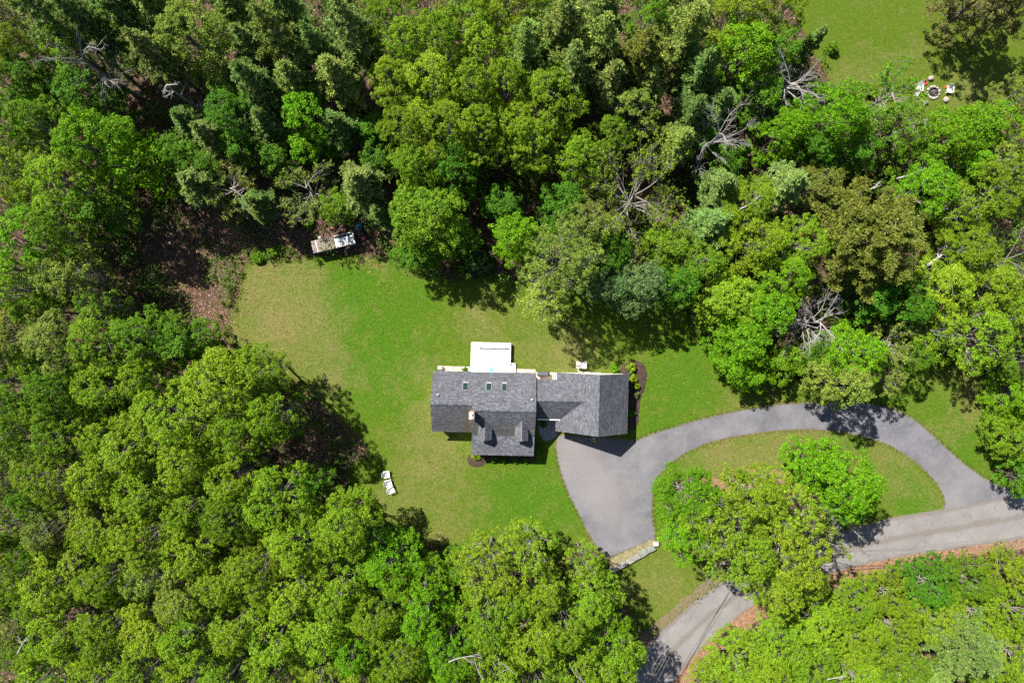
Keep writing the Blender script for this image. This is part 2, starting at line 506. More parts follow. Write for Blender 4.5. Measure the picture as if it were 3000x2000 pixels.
DRY = gauss([(650, 700, 90, .9), (600, 760, 80, .9), (700, 790, 95, .85), (680, 640, 60, .5), (580, 640, 50, .6), (770, 870, 60, .5), (1000, 1010, 70, .5), (950, 1110, 80, .45), (880, 1170, 60, .75), (1060, 1180, 60, .6), (1010, 1230, 50, .3),
             (1250, 790, 90, .55), (1330, 820, 60, .7), (1120, 720, 70, .35), (930, 900, 50, .2), (970, 860, 60, .45), (985, 960, 40, .4), (1700, 1030, 90, .8), (1780, 1035, 110, .8), (1620, 1060, 50, .7), (1900, 1030, 80, .6), (2060, 1070, 80, .55), (2140, 1150, 50, .45), (2090, 1030, 40, .3),
             (1500, 1320, 90, .45), (1580, 1370, 60, .75), (2230, 880, 70, .7), (2280, 960, 50, .5), (2200, 980, 50, .3), (1370, 1255, 30, .7), (1280, 1100, 20, .6), (1330, 1235, 40, .3), (900, 590, 40, .5), (1020, 1060, 60, .55), (1100, 740, 60, .3), (1130, 900, 30, .3)])
LUSH = gauss([(830, 700, 110, .7), (850, 830, 110, .7), (930, 760, 90, .5), (790, 660, 60, .8), (880, 900, 80, .6), (1170, 1130, 70, .9), (1260, 1150, 80, 1.0), (1200, 1230, 80, .8), (1560, 830, 70, .8), (1540, 920, 60, .8), (1620, 900, 60, .7), (1500, 960, 40, .7), (1580, 1060, 40, .8), (1950, 990, 40, .8),
              (2090, 1150, 60, .8), (2180, 1010, 70, .7), (2080, 930, 60, .7), (2240, 1050, 50, .6), (960, 650, 60, .4)])
sheet('lawn', LAWN, 0.004, M['lawn'], 0.8, {'dry': DRY, 'lush': LUSH})
MEADOW = smooth_poly(PP([(1815, -40), (1835, 40), (1862, 110), (1890, 160), (1930, 215), (1960, 250), (2060, 262), (2160, 262), (2260, 250), (2290, 230), (2352, 215), (2420, 200), (2440, -40)]), 0.8, True, 0.15, 4)
sheet('meadow', MEADOW, 0.004, M['meadow'], 1.0, {'dry': gauss([(1960, 210, 50, .7), (1930, 180, 40, .6), (2110, 110, 30, .5), (2150, 210, 60, .35), (2250, 210, 60, .4), (2050, 160, 70, .2)]), 'lush': gauss([(1900, 40, 80, .6), (2010, 60, 90, .5), (2060, 140, 60, .4)])})

# public road with its soil bank on the far side
ROAD_N = PP([(1395, 1610), (1450, 1530), (1490, 1475), (1560, 1412), (1640, 1348), (1760, 1285), (1900, 1232), (2050, 1188), (2168, 1168), (2352, 1128), (2470, 1100)])
ROAD_S = PP([(1525, 1610), (1560, 1550), (1610, 1490), (1705, 1408), (1800, 1355), (1900, 1318), (2040, 1284), (2200, 1258), (2352, 1236), (2470, 1215)])
BANK_S = PP([(1570, 1610), (1600, 1560), (1650, 1505), (1735, 1430), (1820, 1385), (1900, 1360), (2040, 1322), (2120, 1300), (2200, 1284), (2352, 1258), (2470, 1238)])
rn = smooth_poly(ROAD_N, 0.8, False, 0.04, 5); rs = smooth_poly(ROAD_S, 0.8, False, 0.05, 6); bs = smooth_poly(BANK_S, 0.8, False, 0.22, 7)
ROAD = rn + rs[::-1]
def across(x, y):
    A = np.array(rn); B = np.array(rs)
    da = np.min(np.hypot(x[:, None] - A[None, :, 0], y[:, None] - A[None, :, 1]), axis=1)
    db = np.min(np.hypot(x[:, None] - B[None, :, 0], y[:, None] - B[None, :, 1]), axis=1)
    return da / (da + db + 1e-6)
sheet('road', ROAD, 0.012, M['road'], 0.8, {'across': across}, thick=0.03)
BANK = rs + bs[::-1]
sheet('roadside_bank', BANK, 0.006, M['bank'], 0.9, zfun=None)
ne = [(x - 0.0, y + 0.0) for x, y in rn]
NV = smooth_poly(PP([(1380, 1600), (1430, 1525), (1475, 1460), (1545, 1396), (1625, 1335), (1745, 1272)]), 0.7, False, 0.2, 8)
sheet('road_verge', NV + smooth_poly(PP([(1760, 1286), (1640, 1349), (1560, 1413), (1490, 1476), (1450, 1531), (1395, 1611)]), 0.7, False, 0.03, 9), 0.008, M['verge'], 0.9)

# private driveway: parking apron and loop round a grass island
OUTER = [(1282, 1000), (1278, 1030), (1285, 1070), (1304, 1125), (1330, 1180), (1360, 1237), (1393, 1281)]
BOT = [(1393, 1281), (1450, 1258), (1505, 1237)]
INNER = [(1505, 1237), (1498, 1195), (1497, 1150), (1503, 1112), (1520, 1082), (1548, 1056), (1595, 1028), (1655, 1008), (1725, 995), (1800, 987), (1880, 986), (1955, 994), (2025, 1014), (2088, 1048), (2135, 1090), (2162, 1125), (2171, 1152), (2168, 1171)]
JOIN = [(2168, 1171), (2260, 1152), (2345, 1132)]
NORTH = [(2345, 1132), (2312, 1120), (2275, 1106), (2225, 1074), (2180, 1036), (2135, 994), (2085, 956), (2030, 934), (1960, 924), (1870, 925), (1800, 929), (1700, 943), (1600, 966), (1520, 990), (1460, 1013)]
seg = lambda L, s=0.5: smooth_poly(PP(L), s, False, 0.02, 2)
DRIVE = seg(OUTER)[:-1] + seg(BOT)[:-1] + seg(INNER)[:-1] + seg(JOIN)[:-1] + seg(NORTH) 
WEAR = gauss([(1330, 1060, 60, .9), (1375, 1125, 45, .9), (1405, 1185, 40, .6), (1300, 1030, 30, .8), (1440, 1120, 30, .4), (1460, 1040, 40, .2), (2200, 1140, 60, .5)])
sheet('driveway', DRIVE, 0.024, M['driveway'], 0.8, {'wear': WEAR}, thick=0.03)
def offset_poly(poly, d):
    n = len(poly); out = []
    A = sum(poly[i][0] * poly[(i + 1) % n][1] - poly[(i + 1) % n][0] * poly[i][1] for i in range(n))
    s = 1 if A > 0 else -1
    for i in range(n):
        a = poly[i - 1]; b = poly[(i + 1) % n]
        tx, ty = b[0] - a[0], b[1] - a[1]; L = math.hypot(tx, ty) or 1
        out.append((poly[i][0] + s * ty / L * d, poly[i][1] - s * tx / L * d))
    return out
random.seed(5)
VERGE = [(x + random.uniform(-.07, .07), y + random.uniform(-.07, .07)) for x, y in offset_poly(DRIVE, 0.17)]
sheet('driveway_edge', VERGE, 0.009, M['verge'])
# bare reddish leaf bed under the island trees
BED = smooth_poly(PP([(1545, 1180), (1560, 1110), (1620, 1095), (1670, 1098), (1740, 1075), (1800, 1085), (1870, 1120), (1900, 1190), (1850, 1250), (1760, 1280), (1650, 1290), (1570, 1260)]), 0.6, True, 0.2, 12)
sheet('leaf_bed', BED, 0.014, M['bank'], 0.0)
# pale gravel drip strip along the house wall, slab walk beside the garage
# ------------------------------------------------------------------ the house (house axes: u along, v towards the drive side, z up)
RH = 0.021
U0, V0 = 2.0, 7.0
HLOC = (U0 - RH * V0, -(V0 + RH * U0), 0.0)
house = empty('house', HLOC, -RH, 'low house and garage with charcoal shingle roofs between white deck and driveway', 'house')
def HP(u, v, z=0.0):
    """house axes -> house local"""
    return (u - U0, -(v - V0), z)
def HW(u, v, z=0.0):
    """house axes -> world"""
    return (u - RH * v, -(v + RH * u), z)

srng = random.Random(77)
def shingles(quad, name, parent, expo=0.145, moss=None, thick=0.10, slab=True, flip=False):
    """a roof slope: deck slab plus separate shingle tabs in courses. quad: 4+ points (u,v,z); the first two are the eave."""
    pts = [Vector(HP(*p)) for p in quad]
    e = (pts[1] - pts[0]).normalized()
    nrm = (pts[1] - pts[0]).cross(pts[-1] - pts[0]).normalized()
    if nrm.z < 0: nrm = -nrm
    up = nrm.cross(e).normalized()
    if up.z < 0: up = -up
    o = pts[0]
    if len(pts) == 4 and not flip:      # keep the slope truly flat
        mid_ = (pts[2] + pts[3]) / 2
        nrm = (pts[1] - pts[0]).cross(mid_ - pts[0]).normalized()
        if nrm.z < 0: nrm = -nrm
        for k in (2, 3):
            pts[k] = pts[k] - Vector((0, 0, (pts[k] - o).dot(nrm) / nrm.z))
        up = nrm.cross(e).normalized()
        if up.z < 0: up = -up
    q2 = [((p - o).dot(e), (p - o).dot(up)) for p in pts]
    vmax = max(p[1] for p in q2)
    def span(v):
        xs = []
        n = len(q2)
        for i in range(n):
            a = q2[i]; b = q2[(i + 1) % n]
            if (a[1] - v) * (b[1] - v) <= 0 and abs(a[1] - b[1]) > 1e-6:
                xs.append(a[0] + (b[0] - a[0]) * (v - a[1]) / (b[1] - a[1]))
        return (min(xs), max(xs)) if len(xs) >= 2 else None
    V = []; F = []
    v = -0.02
    while v < vmax:
        va, vb = max(v, 0.001), min(v + expo, vmax - 0.001)
        if vb - va < 0.02: break
        A = span(va); B = span(vb)
        if A is None or B is None: break
        lo = min(A[0], B[0]); hi = max(A[1], B[1])
        u = lo - srng.uniform(0, .2)
        while u < hi:
            w = srng.choice((.14, .19, .24, .30, .36))
            a0, a1 = max(u, A[0]), min(u + w - .006, A[1]); b0, b1 = max(u, B[0]), min(u + w - .006, B[1])
            u += w
            if a1 - a0 < .02 and b1 - b0 < .02: continue
            a1 = max(a1, a0); b1 = max(b1, b0)
            h = srng.choice((.012, .016, .022))
            i = len(V)
            for (x, y, z) in ((a0, va - .008, h), (a1, va - .008, h), (b1, vb, .004), (b0, vb, .004), (a0, va - .008, .001), (a1, va - .008, .001)):
                V.append(tuple(o + e * x + up * y + nrm * z))
            F.append((i, i + 1, i + 2, i + 3)); F.append((i + 4, i + 5, i + 1, i))
        v += expo
    V = np.array(V); F = np.array(F)
    att = None
    mo = np.zeros(len(V))
    if moss:
        for (mu, mv, ru, rv, w) in moss:
            lx, ly, _ = HP(mu, mv)
            mo += w * np.exp(-((V[:, 0] - lx) / ru) ** 2 - ((V[:, 1] - ly) / rv) ** 2)
    me = mesh_np(name, V, F, M['shingle'], vcol={'moss': np.clip(mo, 0, 1)})
    bm = bmesh.new(); bm.from_mesh(me)
    bm.faces.ensure_lookup_table()
    for f in bm.faces:
        if f.normal.dot(nrm) < -0.01: f.normal_flip()
    bm.to_mesh(me); bm.free()
    deck = MB()
    n = len(pts)
    deck.add([tuple(p) for p in pts] + [tuple(p - Vector((0, 0, thick))) for p in pts],
             [tuple(range(n)), tuple(reversed(range(n, 2 * n)))] + [(i, i + n, (i + 1) % n + n, (i + 1) % n) for i in range(n)])
    d = deck.build(name, M['trim'], parent)
    sh = link('shingles', me, d)
    sh['kind'] = 'stuff'
    return d

def ridge_caps(a, b, parent, wa=0.15, slopes=(0.63, 0.8), across=None):
    """short overlapping cap shingles along a ridge from a to b (u,v,z)"""
    A = Vector(HP(*a)); B = Vector(HP(*b)); d = (B - A); L = d.length; d.normalize()
    side = Vector((-d.y, d.x, 0))
    V = []; F = []
    x = 0.0
    while x < L - .05:
        l = min(0.21, L - x)
        for s, sl in ((1, slopes[0]), (-1, slopes[1])):
            i = len(V)
            for (t_, h) in ((x, .040), (x + l - .015, .026)):
                p = A + d * t_
                V.append(tuple(p + Vector((0, 0, h))))
                V.append(tuple(p + side * s * wa + Vector((0, 0, h - wa * sl))))
            F.append((i, i + 1, i + 3, i + 2) if s < 0 else (i, i + 2, i + 3, i + 1))
            i = len(V)
            p = A + d * x
            V += [tuple(p + Vector((0, 0, .040))), tuple(p + side * s * wa + Vector((0, 0, .040 - wa * sl))), tuple(p + side * s * wa + Vector((0, 0, .010 - wa * sl))), tuple(p + Vector((0, 0, .010)))]
            F.append((i, i + 1, i + 2, i + 3))
        x += 0.21
    me = mesh_np('ridge_caps', np.array(V), np.array(F), M['shingle'], vcol={'moss': np.zeros(len(V))})
    o = link('ridge_caps', me, parent); o['kind'] = 'stuff'
    return o

# walls
w = MB()
w.prism([HP(0, v)[1:2] + (z,) for v, z in ((3.78, 0), (3.78, 3.05), (7.05, 5.14), (10.10, 2.68), (10.10, 0))], 'u', -8.55 - U0, -4.05 - U0)
w.build('wall', M['siding'], house)
w = MB()
w.prism([HP(0, v)[1:2] + (z,) for v, z in ((3.76, 0), (3.76, 3.05), (7.6, 5.48), (10.65, 3.08), (12.62, 2.58), (12.62, 0))], 'u', -4.08 - U0, 2.56 - U0)
w.build('wall', M['siding'], house)
# roofs of the living part
shingles([(-8.81, 3.50, 3.05), (-4.2, 3.50, 3.05), (-4.2, 7.05, 5.30), (-8.79, 7.05, 5.30)], 'roof', house)
shingles([(-4.198, 3.50, 3.05), (2.81, 3.50, 3.05), (2.79, 7.60, 5.65), (-4.14, 7.60, 5.65), (-4.198, 7.05, 5.30)], 'roof', house)
shingles([(-8.86, 10.36, 2.63), (-4.302, 10.36, 2.63), (-4.14, 7.05, 5.30), (-8.79, 7.05, 5.30)], 'roof', house,
         moss=[(-4.75, 9.5, .55, 1.4, .9), (-6.2, 9.0, 1.3, 1.4, .35), (-8.3, 9.3, .4, .8, .25)])
shingles([(-4.30, 10.65, 3.19), (2.75, 10.65, 3.19), (2.79, 7.60, 5.65), (-4.14, 7.60, 5.65)], 'roof', house,
         moss=[(-3.9, 10.0, .5, .9, .6), (0.2, 10.2, .5, .8, .5), (-0.8, 10.0, 1.5, .9, .2)])
shingles([(-4.32, 12.90, 2.66), (2.735, 12.90, 2.66), (2.75, 10.652, 3.19), (-4.30, 10.652, 3.19)], 'roof', house, expo=0.19)
ridge_caps((-8.79, 7.05, 5.30), (-4.2, 7.05, 5.30), house)
ridge_caps((-4.14, 7.60, 5.65), (2.79, 7.60, 5.65), house)

# skylights on the deck-side slope
sl = (5.65 - 3.05) / 4.1
def on_back(u, v, dz=0.0):
    return HP(u, v, 3.05 + (v - 3.5) * sl + dz)
ang = math.atan(sl)
for (ua, ub) in ((-5.40, -4.74), (-2.80, -2.14), (-1.05, -0.42)):
    va, vb = 4.55, 5.50
    fr = MB(); cz = 0.05
    def bar(p, q, w_):
        fr.beam(p, q, w_ * .75, .13)
    k = .035
    bar(on_back(ua, va + k, cz), on_back(ub, va + k, cz), .07); bar(on_back(ua, vb - k, cz), on_back(ub, vb - k, cz), .07)
    bar(on_back(ua + k, va + .072, cz), on_back(ua + k, vb - .072, cz), .07); bar(on_back(ub - k, va + .072, cz), on_back(ub - k, vb - .072, cz), .07)
    sk = fr.build('skylight', M['skylight_frame'], house)
    gp = MB()
    a_ = [on_back(ua + .06, va + .06, .07), on_back(ub - .06, va + .06, .07), on_back(ub - .06, vb - .06, .07), on_back(ua + .06, vb - .06, .07)]
    b_ = [(p[0], p[1], p[2] - .03) for p in a_]
    gp.add(a_ + b_, [(0, 1, 2, 3), (7, 6, 5, 4), (0, 4, 5, 1), (1, 5, 6, 2), (2, 6, 7, 3), (3, 7, 4, 0)])
    gp.build('pane', M['glass'], sk)
    bl = MB(); bl.beam(on_back(ua + .07, va + .12, .085), on_back(ub - .07, va + .12, .085), .07, .02)
    bl.build('blind', M['pale_metal'], sk)
# vent pipes
for (u, v) in ((-8.05, 6.04), (2.33, 6.34)):
    vp = MB(); b = on_back(u, v, -.02)
    vp.lathe(b, [(.12, 0), (.11, .05), (.055, .10), (.055, .42), (.062, .42), (.062, .45)], 10)
    vp.build('vent_pipe', M['pale_metal'], house)

# chimney
ch = MB(); cu, cv = -4.18, 8.05
ch.box(HP(cu, cv, 5.55), (.52, .80, 2.1))
chim = ch.build('chimney', M['brick'], house)
cc = MB(); cc.box(HP(cu, cv, 6.64), (.60, .88, .08)); cc.build('chimney_cap', M['brick'], chim, bevel=.01)
fl = MB(); fl.lathe(HP(cu, cv - .16, 6.68), [(.13, 0), (.13, .10), (.17, .10), (.17, .14), (.05, .26)], 12); fl.build('flue', M['flue'], chim)
fl = MB(); fl.box(HP(cu, cv + .20, 6.76), (.26, .26, .16)); fl.build('flue', M['flue'], chim, bevel=.01)

# dormers
def dormer(uc, hw, vf, zr, ze):
    def plane_v(z): return 7.6 + (5.65 - z) / .807
    vb_r, vb_e = plane_v(zr) - .05, plane_v(ze) - .05
    d = MB()
    iw = hw - .1
    v1 = vf - .12
    zt = lambda x: zr - .10 - (zr - ze) * abs(x) / hw
    d.prism([(uc - iw - U0, 2.6), (uc + iw - U0, 2.6), (uc + iw - U0, zt(iw)), (uc - U0, zr - .10), (uc - iw - U0, zt(iw))], 'v', -(v1 - V0), -(vb_e - .35 - V0))
    dm = d.build('dormer', M['siding'], house)
    shingles([(uc - hw, vb_e, ze), (uc - hw, vf, ze), (uc, vf, zr), (uc, vb_r, zr)], 'dormer_roof', dm, thick=.07)
    shingles([(uc + hw, vf, ze), (uc + hw, vb_e, ze), (uc, vb_r, zr), (uc, vf, zr)], 'dormer_roof', dm, thick=.07)
    wi = MB(); wi.box(HP(uc, v1 + .01, 3.62), (.62, .06, .70)); wf = wi.build('window', M['white_paint'], dm)
for (uc, hw) in ((-2.78, .74), (1.27, .72)):
    dormer(uc, hw, 11.0, 4.76, 4.06)

# garage: ridge along v
ga = MB()
ga.prism([(5.45 - U0, 0), (13.02 - U0, 0), (13.02 - U0, 2.70), (9.62 - U0, 5.74), (5.45 - U0, 2.28)], 'v', -(3.50 - V0), -(9.80 - V0))
ga.build('wall', M['siding'], house)
shingles([(5.19, 3.42, 2.20), (5.17, 10.08, 2.20), (9.59, 10.14, 5.90), (9.64, 3.42, 5.90)], 'roof', house)
shingles([(13.27, 10.17, 2.60), (13.29, 3.40, 2.60), (9.64, 3.42, 5.90), (9.59, 10.14, 5.90)], 'roof', house)
ridge_caps((9.62, 3.42, 5.90), (9.59, 10.14, 5.90), house, slopes=(.9, .83))
# link between house and garage
li = MB()
li.prism([HP(0, v)[1:2] + (z,) for v, z in ((3.52, 0), (3.52, 2.60), (6.5, 4.42), (8.45, 2.64), (8.45, 0))], 'u', 5.2 - U0, 7.4 - U0)
li.build('wall', M['siding'], house)
li = MB()
li.prism([HP(0, v)[1:2] + (z,) for v, z in ((4.40, 0), (4.40, 3.05), (6.5, 4.42), (8.45, 2.64), (8.45, 0))], 'u', 2.5 - U0, 5.19 - U0)
li.build('wall', M['siding'], house)
shingles([(5.12, 3.45, 2.77), (5.90, 3.45, 2.77), (8.08, 6.50, 4.60), (5.12, 6.50, 4.60)], 'roof', house)
shingles([(2.84, 4.17, 3.202), (5.118, 4.17, 3.202), (5.118, 6.50, 4.60), (2.84, 6.50, 4.60)], 'roof', house)
shingles([(2.75, 8.70, 2.60), (5.70, 8.70, 2.60), (8.08, 6.50, 4.60), (2.75, 6.50, 4.60)], 'roof', house)
ridge_caps((2.84, 6.50, 4.60), (8.0, 6.50, 4.60), house, slopes=(.6, .9))
gu = MB(); gu.box(HP(4.40, 8.76, 2.52), (2.7, .13, .12)); gu.build('gutter', M['white_paint'], house)
# openings on the walls
def window(u, v, z, w_, h_, face='v', s=1):
    f = MB()
    if face == 'v':
        f.box(HP(u, v + .02 * s, z), (w_ + .16, .08, h_ + .16))
        wf = f.build('window', M['white_paint'], house)
        for k in (-1, 1):
            p = MB(); p.box(HP(u + k * w_ / 4, v + .065 * s, z), (w_ / 2 - .05, .02, h_)); p.build('pane', M['window_glass'], wf)
    else:
        f.box(HP(u + .02 * s, v, z), (.08, w_ + .16, h_ + .16))
        wf = f.build('window', M['white_paint'], house)
        for k in (-1, 1):
            p = MB(); p.box(HP(u + .065 * s, v + k * w_ / 4, z), (.02, w_ / 2 - .05, h_)); p.build('pane', M['window_glass'], wf)
for u in (-7.2, -5.6): window(u, 10.10, 1.5, .9, 1.2)
for u in (-3.0, 1.2): window(u, 12.62, 1.5, .9, 1.2)
window(-8.55, 5.6, 1.5, .9, 1.2, 'u', -1); window(-8.55, 8.2, 1.5, .9, 1.2, 'u', -1)
window(13.02, 6.5, 1.6, .9, 1.1, 'u', 1)
window(-7.0, 3.78, 1.6, 1.2, 1.1, 'v', -1); window(1.2, 3.76, 1.7, 1.0, 1.1, 'v', -1)
dr = MB(); dr.box(HP(-.9, 12.66, 1.15), (1.0, .08, 2.1)); dd = dr.build('door', M['teal'], house)
kn = MB(); kn.lathe(HP(-.55, 12.72, 1.1), [(.03, 0), (.035, .03), (.02, .06)], 8); kn.build('knob', M['grey_metal'], dd)
dr = MB(); dr.box(HP(-2.9, 3.72, 1.75), (1.7, .08, 2.0)); dd = dr.build('door', M['white_paint'], house)
for k in (-1, 1):
    p = MB(); p.box(HP(-2.9 + k * .41, 3.67, 1.75), (.68, .02, 1.8)); p.build('pane', M['window_glass'], dd)
dr = MB(); dr.box(HP(4.2, 8.49, 1.15), (1.0, .08, 2.1)); dr.build('door', M['white_paint'], house)
for u in (7.5, 11.0):
    gd = MB(); gd.box(HP(u, 9.83, 1.12), (2.6, .06, 2.2)); gdo = gd.build('garage_door', M['white_paint'], house)
    for k in range(4):
        p = MB(); p.box(HP(u, 9.87, .32 + k * .53), (2.5, .03, .49)); p.build('panel', M['white_paint'], gdo, bevel=.008)
# porch posts
for u in (-4.1, 2.55):
    p = MB(); p.box(HP(u, 12.72, 1.27), (.14, .14, 2.54)); p.build('post', M['white_paint'], house)

# ground strips round the house
def hsheet(name, pts, z, m, jit=.05, seed=1, step=0):
    o = smooth_poly([HW(u, v)[:2] for u, v in pts], .4, True, jit, seed)
    return sheet(name, o, z, m, step)
st = [HW(u, v)[:2] for u, v in ((-8.3, 3.02), (-4.7, 3.04), (-4.7, 3.9), (-8.4, 3.9))]
sheet('gravel_strip', st, .03, M['gravel'])
st = [HW(u, v)[:2] for u, v in ((.45, 3.18), (2.85, 3.20), (2.85, 3.9), (.45, 3.9))]
sheet('gravel_strip', st, .03, M['gravel'])
hsheet('courtyard_walk', [(3.6, 8.5), (5.4, 8.5), (5.6, 10.3), (5.2, 11.2), (4.0, 11.5), (3.3, 10.0)], .03, M['flag'])

# ------------------------------------------------------------------ deck with steps, bench, mat
deck = empty('deck', HW(-2.4, 2.1), -RH, 'square white plank deck against the house, with small steps at one corner', 'deck')
DU, DV = -2.4, 2.1
def DP(u, v, z): return (u - DU, -(v - DV), z)
DZ = .72
u_a, u_b = -4.72, -.12
n = 31; wv_ = (3.74 - .20) / n
plank_me = MB().box((0, 0, 0), (u_b - u_a, wv_ - .008, .04)).mesh('plank', M['white_paint'])
for i in range(n):
    o = link('plank', plank_me, deck); o.location = DP((u_a + u_b) / 2, .20 + (i + .5) * wv_, DZ - .02 + (.0015 if i % 2 else 0))
jb = MB()
for v in (.28, 1.4, 2.5, 3.6):
    jb.box(DP((u_a + u_b) / 2, v, DZ - .15), (u_b - u_a - .1, .08, .2))
jb.build('joist', M['tan_wood'], deck)['kind'] = 'stuff'
for (u, v) in ((u_a + .12, .36), (u_b - .12, .36), (u_a + .12, 3.5), (u_b - .12, 3.5), (DU, .36), (DU, 3.5)):
    p = MB(); p.box(DP(u, v, (DZ - .05) / 2), (.12, .12, DZ - .05)); p.build('post', M['tan_wood'], deck)
for a, b in (((u_a + .02, .19), (u_b - .02, .19)),):
    p = MB(); p.beam(DP(a[0], a[1] - .012, DZ - .16), DP(b[0], b[1] - .012, DZ - .16), .025, .24); p.build('skirt', M['trim'], deck)
for uu in (u_a - .015, u_b + .015):
    p = MB(); p.beam(DP(uu, .2, DZ - .16), DP(uu, 3.72 if uu < -2 else 2.55, DZ - .16), .025, .24); p.build('skirt', M['trim'], deck)
# steps going off the corner next to the house
for i, zz in enumerate((.50, .26)):
    p = MB(); p.box(DP(u_b + .06 + .13 + i * .29, 3.12, zz), (.27, 1.10, .05)); p.build('step', M['white_paint'], deck, bevel=.004)
p = MB(); p.box(DP(u_b + .30, 2.54, .30), (.55, .04, .5)); p.build('stringer', M['white_paint'], deck)
p = MB(); p.box(DP(u_b - .09, 2.50, DZ + .15), (.14, .10, .34), taper=.8); p.build('newel', M['white_paint'], deck)
bench = empty('bench', HW(-2.25, .64, DZ), -RH, 'long low white bench near the outer edge of the white deck', 'bench')
p = MB(); p.box((0, 0, .50), (3.5, .20, .045)); p.build('seat', M['white_paint'], bench, bevel=.005)
for k in (-1.5, 0, 1.5):
    p = MB(); p.box((k, 0, .238), (.06, .18, .476)); p.build('leg', M['white_paint'], bench)
mat = MB(); mat.box((0, 0, .011), (.54, .42, .018))
o = mat.build('doormat', M['teal_mat'], None, bevel=.004); o.location = HW(-2.28, 3.35, DZ); o.rotation_euler = (0, 0, -RH)
tag(o, 'small teal doormat on the white deck at the house edge', 'doormat')

# ------------------------------------------------------------------ things round the house
def thing_at(name, u, v, z, rz, label, cat, group=None):
    return empty(name, HW(u, v, z), -RH + rz, label, cat, group)
# landing with the covered grill, in the notch of the link roof
ld = thing_at('landing', 4.0, 3.95, 0, 0, 'bare tan plank landing tucked between house and garage roofs', 'landing')
for i in range(7):
    p = MB(); p.box((0, -.36 + i * .133 - .03, .70), (2.25, .125, .04)); p.build('plank', M['tan_wood'], ld)
p = MB()
for x in (-1.05, 1.05):
    for y in (-.32, .36): p.box((x, y, .34), (.1, .1, .68))
p.build('frame', M['tan_wood'], ld)
for s in (-1.05,):
    p = MB(); p.box((s, .25, .78), (.1, .1, .1)); p.build('post', M['tan_wood'], ld)
gr = thing_at('grill', 3.62, 3.66, .72, 0, 'dark grey lidded grill on the tan landing beside the house', 'grill')
p = MB(); p.prism([(-.28, .55), (.28, .55), (.28, .80), (.18, .98), (-.10, 1.02), (-.28, .85)], 'u', -.62, .62); p.build('lid', M['charcoal'], gr, bevel=.02)
p = MB(); p.box((0, 0, .50), (1.15, .5, .10)); p.build('firebox', M['dark_metal'], gr)
for x in (-.5, .5):
    p = MB(); p.box((x, 0, .225), (.06, .44, .45)); p.build('leg', M['dark_metal'], gr)
p = MB(); p.box((.72, 0, .62), (.18, .44, .03)); p.build('side_shelf', M['charcoal'], gr)
p = MB(); p.tube([(-.4, -.31, .72), (.4, -.31, .72)], .018, 6); p.build('handle', M['grey_metal'], gr)

# pale utility box on its pad with a pipe to the wall
ax, ay = 8.22, 2.62
ub = thing_at('utility_box', ax, ay, 0, 0, 'pale flat-topped utility box standing on a tan pad behind the garage', 'utility box')
p = MB(); p.box((-.07, .05, .04), (1.16, .86, .08)); p.build('pad', M['tan_wood'], ub, bevel=.01)
p = MB(); p.box((0, 0, .38), (1.0, .66, .60)); p.build('cabinet', M['pale_metal'], ub, bevel=.02)
p = MB(); p.box((0, 0, .70), (1.06, .72, .05)); p.build('lid', M['pale_metal'], ub, bevel=.015)
p = MB()
for k in range(6): p.box((.0, -.345, .18 + k * .07), (.7, .03, .02))
p.build('louvre', M['grey_metal'], ub)['kind'] = 'stuff'
p = MB(); p.tube([(-.40, -.34, .2), (-.42, -.50, .12), (-.38, -.74, .08), (.3, -.80, .07), (1.5, -.86, .07), (2.2, -.84, .12)], .03, 6); p.build('pipe', M['white_paint'], ub)
# small grey cover at the far house corner
p = thing_at('heat_pump', -8.32, 3.22, 0, 0, 'little square grey heat pump at the outer corner of the house', 'heat pump')
q = MB(); q.box((0, 0, .30), (.48, .34, .56)); q.build('cabinet', M['grey_metal'], p, bevel=.02)
q = MB(); q.lathe((0, 0, .58), [(.15, 0), (.15, .02), (.12, .025)], 12); q.build('fan_guard', M['dark_metal'], p)
q = MB(); q.box((0, 0, .61), (.5, .36, .015)); q.build('lid', M['pale_metal'], p)
# things lying in the garage's shade
toy = empty('toy_pile', (*G(1736, 1285.5), .024), .6, 'small pink and white toy lying on the shaded driveway by the garage', 'toy')
q = MB(); q.box((0, 0, .10), (.50, .22, .10)); q.build('body', M['pink'], toy, bevel=.03)
q = MB(); q.box((-.12, .02, .20), (.2, .2, .12)); q.build('seat', M['pink'], toy, bevel=.03)
for k in range(3):
    q = MB(); q.box((.05 + k * .09, 0, .17), (.035, .26, .05)); q.build('stripe', M['white_paint'], toy)
for sx in (-.2, .2):
    for sy in (-.15, .15):
        q = MB(); q.tube([(sx, sy - .025, .08), (sx, sy + .025, .08)], .08, 10); q.build('wheel', M['chair_grey'], toy)
me = bpy.data.meshes.new('ball'); bm = bmesh.new(); bmesh.ops.create_icosphere(bm, subdivisions=2, radius=.11)
for f in bm.faces: f.smooth = True
bm.to_mesh(me); bm.free()
o = link('ball', me, None, M['yellow']); o.location = (*G(1742, 1292), .134)
tag(o, 'yellow ball on the shaded driveway in front of the garage', 'ball')

